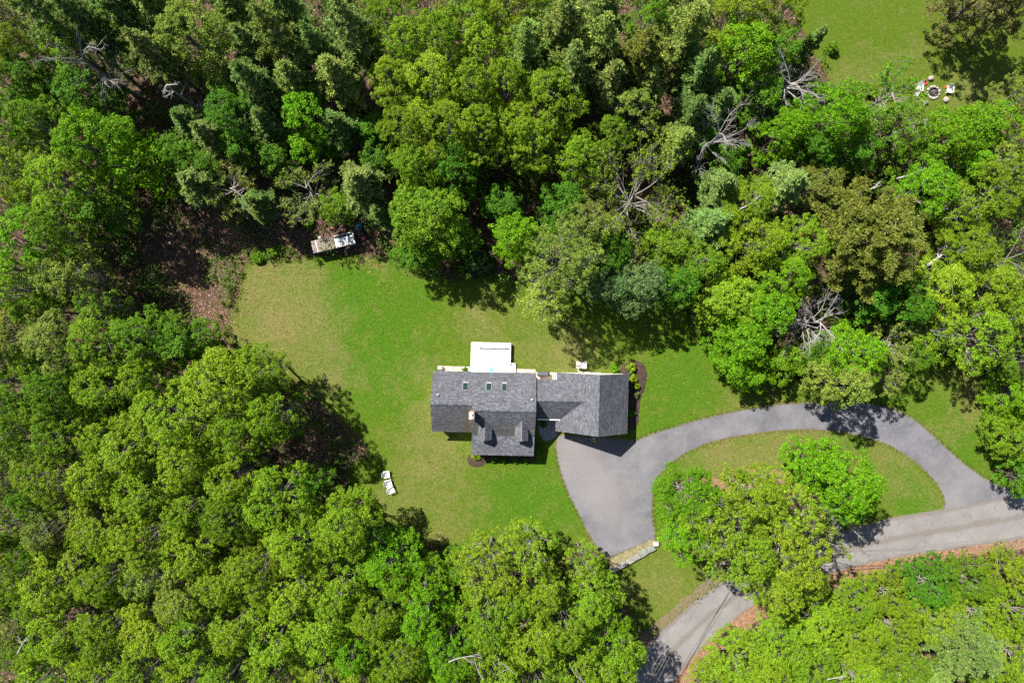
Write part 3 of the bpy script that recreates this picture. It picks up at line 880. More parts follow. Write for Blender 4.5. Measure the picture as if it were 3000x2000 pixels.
# ------------------------------------------------------------------ mulch beds
def dome_bed(name, pts, h, m, seed):
    ol = smooth_poly([G(a, b) for a, b in pts], .35, True, .05, seed)
    A = np.array(ol)
    def z(x, y):
        d = np.min(np.hypot(x[:, None] - A[None, :, 0], y[:, None] - A[None, :, 1]), axis=1)
        return h * (1 - np.exp(-d / .35)) + .03 * np.sin(x * 5.1) * np.cos(y * 4.3) * (d > .2)
    return sheet(name, ol, .014, m, .3, zfun=z)
dome_bed('mulch_bed', [(1815, 1092), (1822, 1072), (1836, 1060), (1854, 1054), (1874, 1058), (1889, 1072), (1895, 1092), (1894, 1118), (1887, 1145), (1877, 1164), (1873, 1194), (1871, 1232), (1866, 1247), (1860, 1258), (1850, 1262), (1836, 1240), (1834, 1170), (1832, 1110)], .14, M['mulch'], 21)
dome_bed('mulch_bed', [(1368, 1346), (1374, 1332), (1392, 1322), (1412, 1328), (1421, 1345), (1419, 1360), (1404, 1367), (1384, 1366), (1371, 1358)], .12, M['mulch'], 22)
dome_bed('mulch_bed', [(1424, 1318), (1560, 1322), (1572, 1335), (1570, 1350), (1424, 1350)], .10, M['mulch'], 23)

# ------------------------------------------------------------------ shelter (coop) at the wood's edge
SHC = G(986, 716)
cz_ = math.atan2(715 - 680 - 0, 0)  # unused
shelter = empty('animal_shelter', (*SHC, 0), rad(13.0), 'low long shelter of weathered boards with a white framed end at the lawn edge', 'shelter')
Ls, Ws = 4.95, 1.40
p = MB()
p.box((0, Ws / 2 - .06, .72), (Ls - .2, .06, 1.4)); p.build('back_wall', M['coop_wall'], shelter)
for x in (-Ls / 2 + .1, .25, Ls / 2 - .1):
    p = MB(); p.box((x, 0, .70), (.06, Ws - .16, 1.38)); p.build('side_wall', M['coop_wall'], shelter)
p = MB(); p.box((-1.1, -Ws / 2 + .08, .55), (2.6, .05, 1.1)); p.build('front_wall', M['coop_wall'], shelter)
xs = [(-Ls / 2, -1.92, 'weathered', 1.57), (-1.90, -.62, 'weathered', 1.585), (-.56, .12, 'weathered', 1.60)]
for a, b, m, z in xs:
    nb = max(2, int((b - a) / .22))
    for k in range(nb):
        w_ = (b - a) / nb
        p = MB(); p.box((a + (k + .5) * w_, 0, z + random.uniform(-.006, .006)), (w_ - .012, Ws, .03)); p.build('roof_board', M[m], shelter)
p = MB(); p.box((-1.91, 0, 1.615), (.09, Ws + .02, .03)); p.build('batten', M['white_board'], shelter)
p = MB(); p.box((-.59, .0, 1.53), (.05, Ws, .06)); p.build('batten', M['dark_metal'], shelter)
p = MB(); p.box((.17, .02, 1.56), (.08, Ws, .10)); p.build('batten', M['dark_metal'], shelter)
p = MB(); p.box((1.36, -.20, 1.60), (2.24, 1.02, .035)); p.build('roof_panel', M['white_board'], shelter)
p = MB()
p.box((1.36, Ws / 2 - .03, 1.60), (2.24, .07, .05)); p.box((2.45, .50, 1.60), (.07, .32, .05)); p.box((.28, .50, 1.60), (.07, .32, .05)); p.box((1.70, .5, 1.60), (.05, .32, .05))
p.build('open_frame', M['white_board'], shelter)
p = MB(); p.box((1.36, .50, 1.40), (2.1, .30, .02)); p.build('mesh_panel', M['coop_wall'], shelter)
p = MB(); p.beam((-2.4, -Ws / 2, 1.56), (2.5, -Ws / 2 - .0, 1.58), .04, .10); p.build('fascia', M['coop_wall'], shelter)
p = MB(); p.box((1.95, -Ws / 2 + .08, .40), (1.0, .05, .8)); p.build('front_wall', M['coop_wall'], shelter)
p = MB(); p.tube([(.85, -1.55, .06), (.95, -1.0, .9)], .05, 6)
p2 = p.build('prop_post', M['tan_wood'], shelter)
tarp = empty('tarp_heap', (*G(1053, 662), 0), .3, 'crumpled teal tarp heap beside the white end of the shelter', 'tarp')
bm = bmesh.new(); bmesh.ops.create_icosphere(bm, subdivisions=3, radius=.42)
rr = random.Random(4)
for v in bm.verts:
    v.co *= 1 + rr.uniform(-.16, .16); v.co.z = max(0, v.co.z * .8 + .22)
me = bpy.data.meshes.new('cover'); bm.to_mesh(me); bm.free(); link('cover', me, tarp, M['teal'])
q = MB(); q.tube([(-.3, -.1, .45), (0, .05, .62), (.3, .2, .4)], .03, 6); q.build('rope', M['white_paint'], tarp)
# red toy tractor / pink tricycle heap
tc = empty('ride_on_toy', (*G(1068, 697), 0), .9, 'red ride-on toy with pink handle lying behind the shelter end', 'toy')
q = MB(); q.box((0, 0, .22), (.6, .26, .2), taper=.7); q.build('body', M['red'], tc, bevel=.03)
q = MB(); q.box((-.22, 0, .40), (.22, .24, .2), taper=.8); q.build('seat', M['pink'], tc, bevel=.03)
q = MB(); q.tube([(.25, 0, .3), (.18, 0, .55), (.18, -.2, .58)], .025, 6); q.build('handle', M['pink'], tc)
for sx, sy in ((-.22, -.2), (-.22, .2), (.25, -.16), (.25, .16)):
    q = MB(); q.tube([(sx, sy - .04, .14), (sx, sy + .04, .14)], .14, 12); q.build('wheel', M['dark_metal'], tc)
q = empty('wheelbarrow', (*G(1060, 688), 0), 1.9, 'overturned pink and black wheelbarrow between shelter and teal tarp', 'wheelbarrow')
a = MB(); a.prism([(-.45, 0), (.45, 0), (.3, .32), (-.28, .32)], 'v', -.26, .26); a.build('tray', M['dark_metal'], q, bevel=.02)
for s in (-.2, .2):
    a = MB(); a.tube([(-.5, s, .36), (.2, s * .8, .40), (.7, s * .3, .30)], .025, 6); a.build('handle', M['pink'], q)
a = MB(); a.tube([(.72, -.05, .34), (.72, .05, .34)], .17, 12); a.build('wheel', M['dark_metal'], q)
def barrel(name, loc, r, h, m, label, cat, lying=False, rz=0):
    e = empty(name, loc, rz, label, cat)
    q = MB(); q.lathe((0, 0, 0), [(r * .9, 0), (r, h * .15), (r * .97, h * .33), (r, h * .5), (r * .97, h * .67), (r, h * .85), (r * .92, h)], 14)
    b = q.build('body', m, e, smooth=True)
    q = MB(); q.lathe((0, 0, h - .01), [(r * .94, 0), (r * .94, .035), (r * .8, .035), (r * .8, .012)], 14); q.build('rim', m, e)
    return e
barrel('barrel', (*G(870, 661), 0), .36, .8, M['dark_metal'], 'dark grey barrel in the leaf litter a few steps beyond the shelter', 'barrel')
barrel('bin', (*G(921.5, 738), 0), .24, .6, M['blue'], 'blue bin in the shade against the board end of the shelter', 'bin')
barrel('bucket', (*G(938.5, 697), 0), .16, .38, M['grey_metal'], 'small grey bucket behind the weathered boards of the shelter', 'bucket')

# ------------------------------------------------------------------ chairs
def slat_chair(x, y, rz, label, m, group=None):
    """broad armed garden chair, faces +x"""
    e = empty('garden_chair', (x, y, 0), rz, label, 'garden chair', group)
    for k in range(5):
        t_ = k / 4
        q = MB(); q.box((.26 - .125 * k, 0, .385 - .035 * k), (.118, .48, .025), Matrix.Rotation(rad(-16), 3, 'Y')); q.build('seat_slat', m, e)
    for k in range(5):
        yy = -.19 + k * .095
        q = MB(); q.beam((-.24, yy * .92, .24), (-.52, yy * 1.12, .98 - .05 * abs(k - 2)), .10, .022)
        q.build('back_slat', m, e)
    for s in (-1, 1):
        q = MB(); q.box((-.02, s * .32, .575), (.74, .14, .028)); q.build('armrest', m, e, bevel=.01)
        q = MB(); q.box((.28, s * .29, .28), (.09, .035, .56)); q.build('leg', m, e)
        q = MB(); q.beam((.30, s * .25, .36), (-.50, s * .25, .05), .03, .12); q.build('leg', m, e)
        q = MB(); q.box((-.32, s * .30, .46), (.06, .03, .21)); q.build('arm_post', m, e)
    q = MB(); q.beam((-.34, -.33, .52), (-.34, .33, .52), .03, .07); q.build('back_rail', m, e)
    return e
slat_chair(*G(1135.2, 1386.8), rad(6), 'white garden chair, the uppermost of the three beside the shaded lawn edge', M['chair_white'], 'three white chairs on the lawn')
slat_chair(*G(1141, 1412), rad(16), 'white garden chair, the middle one of the three on the lawn', M['chair_white'], 'three white chairs on the lawn')
slat_chair(*G(1148.6, 1431.5), rad(27), 'white garden chair, lowest of the three and turned most towards the house', M['chair_white'], 'three white chairs on the lawn')

# fire pit in the meadow
fp = empty('fire_pit', (*G(2733, 271.5), 0), 0, 'round stone fire pit with a rusty ring among chairs in the meadow', 'fire pit')
ring = MB(); N = 20
ring.lathe((0, 0, 0), [(.50, .02), (.50, .30), (.46, .30), (.46, .03)], N); ring.build('ring', M['dark_metal'], fp)
q = MB(); q.lathe((0, 0, 0), [(.46, .0), (.46, .06), (.2, .10)], 14); q.build('ash_bed', M['ash'], fp)
rr = random.Random(8)
for k in range(5):
    a = rr.uniform(0, 3.1); d = Vector((math.cos(a), math.sin(a), 0)) * .34
    off = Vector((rr.uniform(-.1, .1), rr.uniform(-.1, .1), .16 + .03 * k))
    q = MB(); q.tube([off - d, off + d], rr.uniform(.035, .06), 6); q.build('log', M['charred'], fp)
def stone(name, c, d, rz, m, parent=None, seed=0, blocky=.40):
    r = random.Random(seed); bm = bmesh.new(); bmesh.ops.create_icosphere(bm, subdivisions=2, radius=.5)
    Mr = Matrix.Rotation(rz, 3, 'Z')
    for v in bm.verts:
        p_ = Vector([max(-blocky, min(blocky, c_)) for c_ in v.co]) * (.5 / blocky)
        p_ = p_ * (1 + r.uniform(-.06, .06))
        v.co = Mr @ Vector((p_.x * d[0], p_.y * d[1], (p_.z + .5) * d[2])) + Vector(c)
    me = bpy.data.meshes.new(name); bm.to_mesh(me); bm.free(); me.materials.append(m)
    return link(name, me, parent)
for k, (a, dx, dy, m) in enumerate(((150, .30, .26, 'stone_white'), (113, .34, .30, 'stone_pink'), (80, .34, .28, 'stone_white'), (48, .28, .24, 'stone_pink'), (15, .34, .32, 'stone_white'), (-20, .30, .30, 'stone_pink'),
                                    (-55, .42, .30, 'stone_pink'), (-88, .46, .30, 'stone_white'), (-120, .36, .28, 'stone_white'), (-152, .36, .30, 'stone_pink'), (-178, .24, .22, 'stone'))):
    a_ = rad(a); stone('stone', (.68 * math.cos(a_), .68 * math.sin(a_), -.02), (dy, dx, .22), a_, M[m], fp, 30 + k)
slat_chair(*G(2776.5, 267.5), rad(-94), 'white garden chair beside the fire pit with an orange bucket at its back', M['chair_white'])
# lounger on the other side of the pit
lg = empty('lounge_chair', (*G(2685.5, 263.5), 0), rad(-94), 'pale slatted lounge chair with white seat on the wood side of the fire pit', 'lounge chair')
q = MB(); q.box((-.02, 0, .38), (.46, .60, .05)); q.build('seat', M['chair_white'], lg, bevel=.01)
for k in range(4):
    q = MB(); q.beam((-.28, -.20 + k * .13, .38), (-.74, -.22 + k * .145, .86), .10, .022); q.build('back_slat', M['chair_grey'], lg)
for k in range(4):
    q = MB(); q.box((.42 + .11 * k, 0, .36 - .05 * k), (.09, .44, .022)); q.build('foot_slat', M['chair_grey'], lg)
for s in (-1, 1):
    q = MB(); q.beam((.25, s * .26, .34), (.80, s * .26, .12), .03, .09); q.build('side_rail', M['chair_white'], lg)
    q = MB(); q.box((-.05, s * .40, .56), (.72, .13, .028)); q.build('armrest', M['chair_white'], lg)
    q = MB(); q.box((.22, s * .37, .275), (.08, .035, .55)); q.build('leg', M['chair_white'], lg)
    q = MB(); q.box((-.36, s * .36, .275), (.08, .035, .55)); q.build('leg', M['chair_white'], lg)
q = MB(); q.box((.30, .05, .41), (.10, .32, .02)); q.build('cushion_edge', M['blue'], lg)
kid = empty('child_chair', (*G(2708, 245.5), 0), rad(-55), 'tiny red and white folding chair between fire pit and lounge chair', 'child chair')
q = MB(); q.box((0, 0, .24), (.36, .32, .04)); q.build('seat', M['red'], kid, bevel=.01)
q = MB(); q.beam((-.17, 0, .26), (-.30, 0, .54), .32, .03); q.build('backrest', M['red'], kid)
for s in (-1, 1):
    q = MB(); q.tube([(.36, s * .13, .02), (-.05, s * .14, .24), (-.32, s * .14, .56)], .022, 6); q.build('leg', M['chair_white'], kid)
    q = MB(); q.tube([(-.2, s * .16, .0), (.12, s * .16, .23)], .022, 6); q.build('leg', M['chair_white'], kid)
ob = empty('pail', (*G(2770.5, 257.5), 0), 0, 'orange pail on the meadow grass behind the white fire pit chair', 'pail')
q = MB(); q.lathe((0, 0, 0), [(.13, 0), (.165, .34), (.18, .34), (.18, .37), (.15, .37), (.125, .05)], 14); q.build('body', M['orange'], ob)
q = MB(); q.tube([(-.17, 0, .34), (-.1, .1, .42), (.1, .1, .42), (.17, 0, .34)], .012, 5); q.build('handle', M['grey_metal'], ob)
tag(stone('boulder', (*G(2724, 231.5), 0), (.62, .46, .42), .2, M['stone_pink'], None, 61), 'flat-topped grey boulder in the meadow above the red child chair', 'boulder')
tag(stone('boulder', (*G(2708, 302.5), 0), (.58, .46, .40), .5, M['stone'], None, 62), 'grey boulder in the grass below the fire pit and lounge chair', 'boulder')
o = stone('seat_block', (*G(2768.5, 293.5), 0), (.62, .58, .36), rad(45), M['stone_pink'], None, 63)
tag(o, 'square pale stone block at the treetop edge below the white fire pit chair', 'stone block')

# ------------------------------------------------------------------ stone wall at the foot of the parking apron
WL = [(1925, 1592, 1.5), (1903, 1604, .0), (1884, 1616, 0), (1864, 1627, 0), (1842, 1638, 0), (1822, 1649, 0), (1802, 1662, 0), (1790, 1668, 0)]
wall = empty('stone_wall', (*G(1855, 1632), 0), 0, 'low dry stone wall of large granite blocks at the foot of the driveway', 'stone wall')
wx, wy = G(1855, 1632)
WB = [((1920, 1590), (.50, .62), 'stone_white'), ((1906.5, 1605), (.92, .62), 'stone_green'), ((1884, 1616.5), (.95, .68), 'stone_green'), ((1864.5, 1628), (.72, .60), 'stone'), ((1846, 1639), (.98, .58), 'stone'),
      ((1824.5, 1650), (.88, .58), 'stone'), ((1805, 1661), (.86, .62), 'stone_pink'), ((1791, 1666), (.46, .5), 'stone_white')]
for k, (pt, d, m) in enumerate(WB):
    x, y = G(*pt)
    rz = rad(90) if k == 0 else rad(29 + rr.uniform(-5, 5))
    stone('stone', (x - wx, y - wy, -.05), (d[0] * 1.06, d[1] * 1.12, .48 + rr.uniform(-.04, .05)), rz, M[m], wall, 70 + k, .29)
# narrow strip of dry grass on top of the wall backfill
SP = [G(a, b) for a, b in ((1783, 1640), (1800, 1629), (1830, 1613), (1865, 1597), (1898, 1583), (1916, 1577), (1917, 1592), (1898, 1601), (1862, 1621), (1824, 1644), (1796, 1660), (1787, 1658))]
A_ = np.array(SP)
sheet('backfill_strip', smooth_poly(SP, .3, True, .03, 31), .03, M['drygrass'], .25, zfun=lambda x, y: np.clip((-(y - G(0, 1577)[1]) * .0) + .30 * (1 - np.exp(-np.min(np.hypot(x[:, None] - A_[None, :6, 0], y[:, None] - A_[None, :6, 1]), axis=1) / .35)), 0, .3))

# ------------------------------------------------------------------ utility pole and lines over the road
px_, py_ = P(1660, 1290, 9.2)
pole = empty('utility_pole', (px_, py_, 0), rad(20), 'wooden utility pole rising through the big roadside tree', 'utility pole')
q = MB(); q.tube([(0, 0, -.3), (0, 0, 5), (0, 0, 9.6)], [.17, .15, .12], 10); q.build('shaft', M['pole'], pole)
q = MB(); q.box((0, 0, 9.1), (2.0, .10, .12)); q.build('crossarm', M['pole'], pole)
for x in (-.85, -.3, .3, .85):
    q = MB(); q.lathe((x, 0, 9.16), [(.03, 0), (.05, .04), (.03, .08), (.05, .12), (.02, .16)], 8); q.build('insulator', M['white_paint'], pole)
def wire(a, b, sag, label):
    pts = []
    a = Vector(a); b = Vector(b)
    for i in range(25):
        t_ = i / 24; p_ = a.lerp(b, t_); p_.z -= sag * 4 * t_ * (1 - t_); pts.append(p_)
    q = MB(); q.tube(pts, .019, 4); o = q.build('power_line', M['wire']); return tag(o, label, 'power line', 'power lines over the road')
cs, sn = math.cos(rad(20)), math.sin(rad(20))
for i, (off, z) in enumerate(((-.85, 9.3), (-.1, 9.3), (.45, 8.2), (.9, 7.6))):
    ax_, ay_ = px_ + off * cs, py_ + off * sn
    bx, by = P(1478 + i * 10, 1580, z)
    dx, dy = bx - ax_, by - ay_
    wire((ax_, ay_, z), (ax_ + dx * 2.0, ay_ + dy * 2.0, z), .7, ('outermost', 'second', 'third', 'innermost')[i] + ' of the thin lines running down the shaded road from the roadside tree')
    bx, by = P(2352, 1236 + (0, 8, 18, 28)[i], z)
    dx, dy = bx - ax_, by - ay_
    wire((ax_, ay_, z), (ax_ + dx * 1.3, ay_ + dy * 1.3, z), .5, ('topmost', 'second', 'third', 'lowest')[i] + ' of the thin lines along the red roadside bank')
# ------------------------------------------------------------------ vegetation
def unit(v):
    return v / (np.linalg.norm(v, axis=-1, keepdims=True) + 1e-9)

def leaf_quads(C, Nn, s, r, aspect=.62):
    """C centres (n,3), Nn normals, s size (n,) -> verts, faces (rhombs with a small fold)"""
    n = len(C)
    t = unit(np.cross(Nn, unit(r.normal(size=(n, 3)))))
    b = np.cross(Nn, t)
    s = s[:, None]
    V = np.stack([C - t * s, C - b * s * aspect + Nn * s * .12, C + t * s, C + b * s * aspect + Nn * s * .12], axis=1).reshape(-1, 3)
    F = np.arange(4 * n).reshape(n, 4)
    return V, F

class Tubes:
    def __init__(s): s.V = []; s.F = []; s.n = 0
    def seg(s, pts, rs, k=5):
        pts = np.asarray(pts, float); m = len(pts)
        d = np.gradient(pts, axis=0); d = unit(d)
        ref = np.tile(np.array([[0., 0., 1.]]), (m, 1)); ref[np.abs(d[:, 2]) > .9] = (1., 0., 0.)
        a = unit(np.cross(d, ref)); b = np.cross(d, a)
        th = np.arange(k) * 2 * np.pi / k
        ring = pts[:, None, :] + np.asarray(rs)[:, None, None] * (np.cos(th)[None, :, None] * a[:, None, :] + np.sin(th)[None, :, None] * b[:, None, :])
        s.V.append(ring.reshape(-1, 3))
        for i in range(m - 1):
            for j in range(k):
                s.F.append((s.n + i * k + j, s.n + i * k + (j + 1) % k, s.n + (i + 1) * k + (j + 1) % k, s.n + (i + 1) * k + j))
        s.n += m * k
    def mesh(s, name, m):
        return mesh_np(name, np.concatenate(s.V), np.array(s.F), m, smooth=True)

def curve(a, b, r, bend=.12, k=4, up=0.0):
    a = np.asarray(a, float); b = np.asarray(b, float)
    L = np.linalg.norm(b - a)
    t_ = np.linspace(0, 1, k)[:, None]
    p = a + (b - a) * t_
    off = r.normal(size=3) * L * bend
    p += off * (4 * t_ * (1 - t_)) * .5
    p[:, 2] += (up * L * (t_ * (1 - t_)))[:, 0] * -1
    return p

def crown_lobes(R, z0, z1, nl, r, flat=1.0):
    zc = (z0 + z1) / 2; hz = (z1 - z0) / 2
    L = [(np.array([r.uniform(-.1, .1) * R, r.uniform(-.1, .1) * R, z1 - R * .50]), R * .50)]
    a0 = r.uniform(0, 6.28)
    for i in range(nl):
        a = a0 + 2 * np.pi * i / nl + r.uniform(-.3, .3)
        d = R * r.uniform(.46, .72); rr_ = R * r.uniform(.26, .42)
        d = min(d, R * 1.02 - rr_ * .8)
        z = z0 + (z1 - z0) * r.uniform(.30, .78)
        L.append((np.array([d * np.cos(a), d * np.sin(a), z]), rr_))
    for i in range(nl - 2):
        a = a0 + 2 * np.pi * (i + .5) / (nl - 2) + r.uniform(-.3, .3); d = R * r.uniform(.42, .66)
        L.append((np.array([d * np.cos(a), d * np.sin(a), z0 + (z1 - z0) * r.uniform(.08, .28)]), R * r.uniform(.24, .34)))
    for i in range(max(2, nl // 2)):
        a = r.uniform(0, 6.28); d = R * r.uniform(.15, .45)
        L.append((np.array([d * np.cos(a), d * np.sin(a), z1 - R * r.uniform(.28, .5)]), R * r.uniform(.22, .34)))
    return L

def broadleaf(R, H, seed, dens=1.0, leaf=.15, puff=.62, nl=8, zlow=.38, twigs=.25, gaps=0.0):
    """crown mesh data + wood mesh data, origin at the foot"""
    r = np.random.default_rng(seed)
    z0, z1 = H * zlow, H
    lobes = crown_lobes(R, z0, z1, nl, r)
    W = np.array([l[1] ** 2 for l in lobes]); W /= W.sum()
    npuff = int(dens * 5.6 * (R / puff) ** 2)
    cs = []; ns = []
    tries = 0
    while len(cs) < npuff and tries < npuff * 12:
        tries += 1
        k = r.choice(len(lobes), p=W); c, q = lobes[k]
        d = unit(r.normal(size=3)); d[2] = d[2] if d[2] > -.25 else -d[2]
        d = unit(d)
        p = c + d * q * r.uniform(.72, 1.06) * np.array([1, 1, .85])
        inside = False
        for j, (c2, q2) in enumerate(lobes):
            if j != k and np.linalg.norm((p - c2) / np.array([1, 1, .85])) < q2 * .80: inside = True; break
        if inside and r.random() < .88: continue
        if gaps and (math.sin(p[0] * 1.3 + seed) * math.sin(p[1] * 1.1 + 2 * seed) > 1 - gaps): continue
        cs.append(p); ns.append(d)
    cs = np.array(cs); ns = np.array(ns)
    # leaves on the upper shell of each puff
    per = int(44 * (puff / .62) ** 2 * (.15 / leaf) ** 1.2)
    m = len(cs)
    pr = puff * r.uniform(.55, 1.2, m)
    d = unit(r.normal(size=(m, per, 3)) + ns[:, None, :] * .75 + np.array([0, 0, .45]))
    rad_ = pr[:, None, None] * (r.uniform(.25, 1.0, (m, per, 1)) ** .5)
    C = (cs[:, None, :] + d * rad_ * np.array([1, 1, .75])).reshape(-1, 3)
    Nn = unit(d.reshape(-1, 3) * .55 + np.array([0, 0, .45]) + r.normal(size=(m * per, 3)) * .42)
    s = leaf * r.uniform(.6, 1.3, m * per)
    V, F = leaf_quads(C, Nn, s, r)
    # wood
    T = Tubes()
    tr = .0125 * H * (.6 + .4 * R / 4)
    top = np.array([r.uniform(-.2, .2), r.uniform(-.2, .2), z0 + (z1 - z0) * .55])
    tp = curve((0, 0, -.15), top, r, .03, 6)
    T.seg(tp, np.linspace(tr, tr * .35, 6), 7)
    ends = []
    for c, q in lobes[1:]:
        h = r.uniform(.35, .85)
        st_ = tp[min(5, int(h * 5))]
        pts = curve(st_, c - np.array([0, 0, q * .2]), r, .10, 5, .15)
        T.seg(pts, np.linspace(tr * .40, .03, 5), 5)
        ends.append((pts[-1], pts[2]))
    ends.append((top, tp[3]))
    E = np.array([e[0] for e in ends])
    nt = int(m * twigs)
    for i in r.permutation(m)[:nt]:
        j = np.argmin(np.linalg.norm(E - cs[i], axis=1))
        a = E[j] if r.random() < .6 else ends[j][1]
        T.seg(curve(a, cs[i] + ns[i] * .35 * puff, r, .10, 3), [.024, .017, .010], 3)
    return V, F, T

def conifer(R, H, seed, zlow=.30, dens=1.0, point=.55, leaf=.20, spread=.55):
    """soft plumed pine: whorls of boughs with needle tufts"""
    r = np.random.default_rng(seed)
    T = Tubes(); tr = .016 * H
    lean = r.uniform(-.3, .3, 2)
    axis = lambda z: np.array([lean[0] * z / H, lean[1] * z / H, z])
    T.seg(np.array([axis(z) for z in np.linspace(-.1, H * .97, 7)]), np.linspace(tr, .03, 7), 6)
    z = H * zlow; cs = []; ds = []; rs = []
    while z < H * .985:
        u = (z - H * zlow) / (H * (1 - zlow))
        L = R * (1 - u ** (1 / point)) ** point * (.75 + .25 * min(1, u * 5))
        nb = 4 if u > .8 else r.integers(4, 7)
        a0 = r.uniform(0, 6.28)
        for k in range(nb):
            a = a0 + 2 * np.pi * k / nb + r.uniform(-.3, .3)
            l = L * r.uniform(.50, 1.22)
            if r.random() < .10: l *= .5
            d = np.array([np.cos(a), np.sin(a), r.uniform(-.02, .30)])
            p0 = axis(z); p1 = p0 + d * l
            pts = curve(p0, p1, r, .06, 4, .12)
            T.seg(pts, np.linspace(tr * .28 + .01, .012, 4), 4)
            nq = max(2, int(l / .42 * dens))
            for q in range(nq):
                f = r.uniform(.28, 1.03)
                side = np.array([-d[1], d[0], 0]) * r.normal() * .15 * l * (1.15 - f) * 1.4
                cs.append(p0 + d * l * f + side + np.array([0, 0, r.uniform(0, .15)])); ds.append(unit(d * .8 + side * .3 + np.array([0, 0, .35]))); rs.append(spread * r.uniform(.7, 1.25))
        z += H * (1 - zlow) / 15 * r.uniform(.8, 1.2)
    cs.append(axis(H)); ds.append(np.array([0, 0, 1.])); rs.append(.3)
    cs = np.array(cs); ds = np.array(ds); rs = np.array(rs); m = len(cs); per = 58
    d = unit(r.normal(size=(m, per, 3)) + ds[:, None, :] * .9)
    C = (cs[:, None, :] + d * rs[:, None, None] * r.uniform(.2, 1, (m, per, 1)) * np.array([1, 1, .55])).reshape(-1, 3)
    D = unit(d.reshape(-1, 3) + r.normal(size=(m * per, 3)) * .25)
    s = leaf * r.uniform(.6, 1.25, m * per)
    up = unit(np.array([0, 0, 1.]) + r.normal(size=(m * per, 3)) * .55)
    b = unit(np.cross(D, up)); s_ = s[:, None]
    V = np.stack([C - D * s_, C - b * s_ * .30, C + D * s_, C + b * s_ * .30], axis=1).reshape(-1, 3)
    F = np.arange(4 * m * per).reshape(-1, 4)
    return V, F, T

def bare_tree(R, H, seed, twig=1.0, up=.5, leafy=0.0, leaf=.15, broken=False):
    """branching wood only, or with sparse young leaf tufts at the twig ends"""
    r = np.random.default_rng(seed)
    T = Tubes(); tips = []
    tr = .0135 * H
    top = np.array([r.uniform(-.3, .3), r.uniform(-.3, .3), H * (.70 if not broken else .85)])
    tp = curve((0, 0, -.15), top, r, .04, 9)
    T.seg(tp, np.linspace(tr, tr * .40, 9), 7)
    nb = 9 if broken else int(17 * twig)
    a0 = r.uniform(0, 6.28)
    for k in range(nb):
        a = a0 + 2.399 * k + r.uniform(-.3, .3)
        f = r.uniform(.42, 1.0)
        rise = r.uniform(.25, .9) * up * 2 * (.5 + .6 * f)
        L1 = R * r.uniform(.62, 1.05) * (1.15 - .3 * f) * (.42 if broken else 1)
        d = np.array([np.cos(a), np.sin(a), rise])
        p0 = tp[min(8, int(round(f * 8)))]
        p1 = p0 + d * L1
        p1[2] = min(p1[2], H * 1.02)
        limb = curve(p0, p1, r, .16, 8, .10)
        r0 = max(.035, tr * r.uniform(.26, .42))
        T.seg(limb, np.linspace(r0, .016, 8), 5)
        tips.append(limb[-1])
        nt = int((6 if broken else 9) * twig)
        for q in range(nt):
            g = r.uniform(.25, 1.0)
            b0 = limb[min(7, int(round(g * 7)))]
            dd = unit(unit(d) + r.normal(size=3) * np.array([.45, .45, .35]) + np.array([0, 0, .15]))
            l = L1 * r.uniform(.22, .48) * (1.25 - .5 * g)
            tw = curve(b0, b0 + dd * l, r, .18, 4)
            T.seg(tw, np.linspace(.020, .010, 4), 3)
            tips += [tw[-1], tw[2]]
            for z in range(3):
                d3 = unit(dd + r.normal(size=3) * .42); b = tw[int(r.integers(1, 4))]
                e = b + d3 * l * r.uniform(.3, .6)
                T.seg(np.array([b, (b + e) / 2 + r.normal(size=3) * .04, e]), [.013, .010, .007], 3)
                tips.append(e)
    V = F = None
    if leafy > 0:
        tips = np.array(tips)
        k = r.random(len(tips)) < leafy
        c = tips[k]; m = len(c); per = 9
        d = unit(r.normal(size=(m, per, 3)) + np.array([0, 0, .5]))
        C = (c[:, None, :] + d * r.uniform(.05, .30, (m, per, 1))).reshape(-1, 3)
        Nn = unit(d.reshape(-1, 3) * .4 + np.array([0, 0, .5]) + r.normal(size=(m * per, 3)) * .5)
        V, F = leaf_quads(C, Nn, leaf * r.uniform(.6, 1.25, m * per), r)
    return V, F, T

def bush(R, H, seed, leaf=.12):
    r = np.random.default_rng(seed)
    m = int(60 * max(.3, R) ** 1.3)
    d = unit(r.normal(size=(m, 3))); d[:, 2] = np.abs(d[:, 2])
    cs = d * np.array([R * .8, R * .8, H * .75]) * r.uniform(.6, 1.05, (m, 1))
    per = 26
    dd = unit(r.normal(size=(m, per, 3)) + d[:, None, :])
    C = (cs[:, None, :] + dd * .26 * r.uniform(.3, 1.1, (m, per, 1)) * min(1, R)).reshape(-1, 3)
    C[:, 2] = np.maximum(C[:, 2], .04)
    Nn = unit(dd.reshape(-1, 3) * .6 + np.array([0, 0, .4]) + r.normal(size=(m * per, 3)) * .45)
    V, F = leaf_quads(C, Nn, leaf * r.uniform(.6, 1.3, m * per), r)
    T = Tubes()
    for i in range(9):
        T.seg(curve((r.uniform(-.06, .06), r.uniform(-.06, .06), -.05), cs[r.integers(m)] * .9, r, .1, 3), [.035, .02, .008], 4)
    return V, F, T

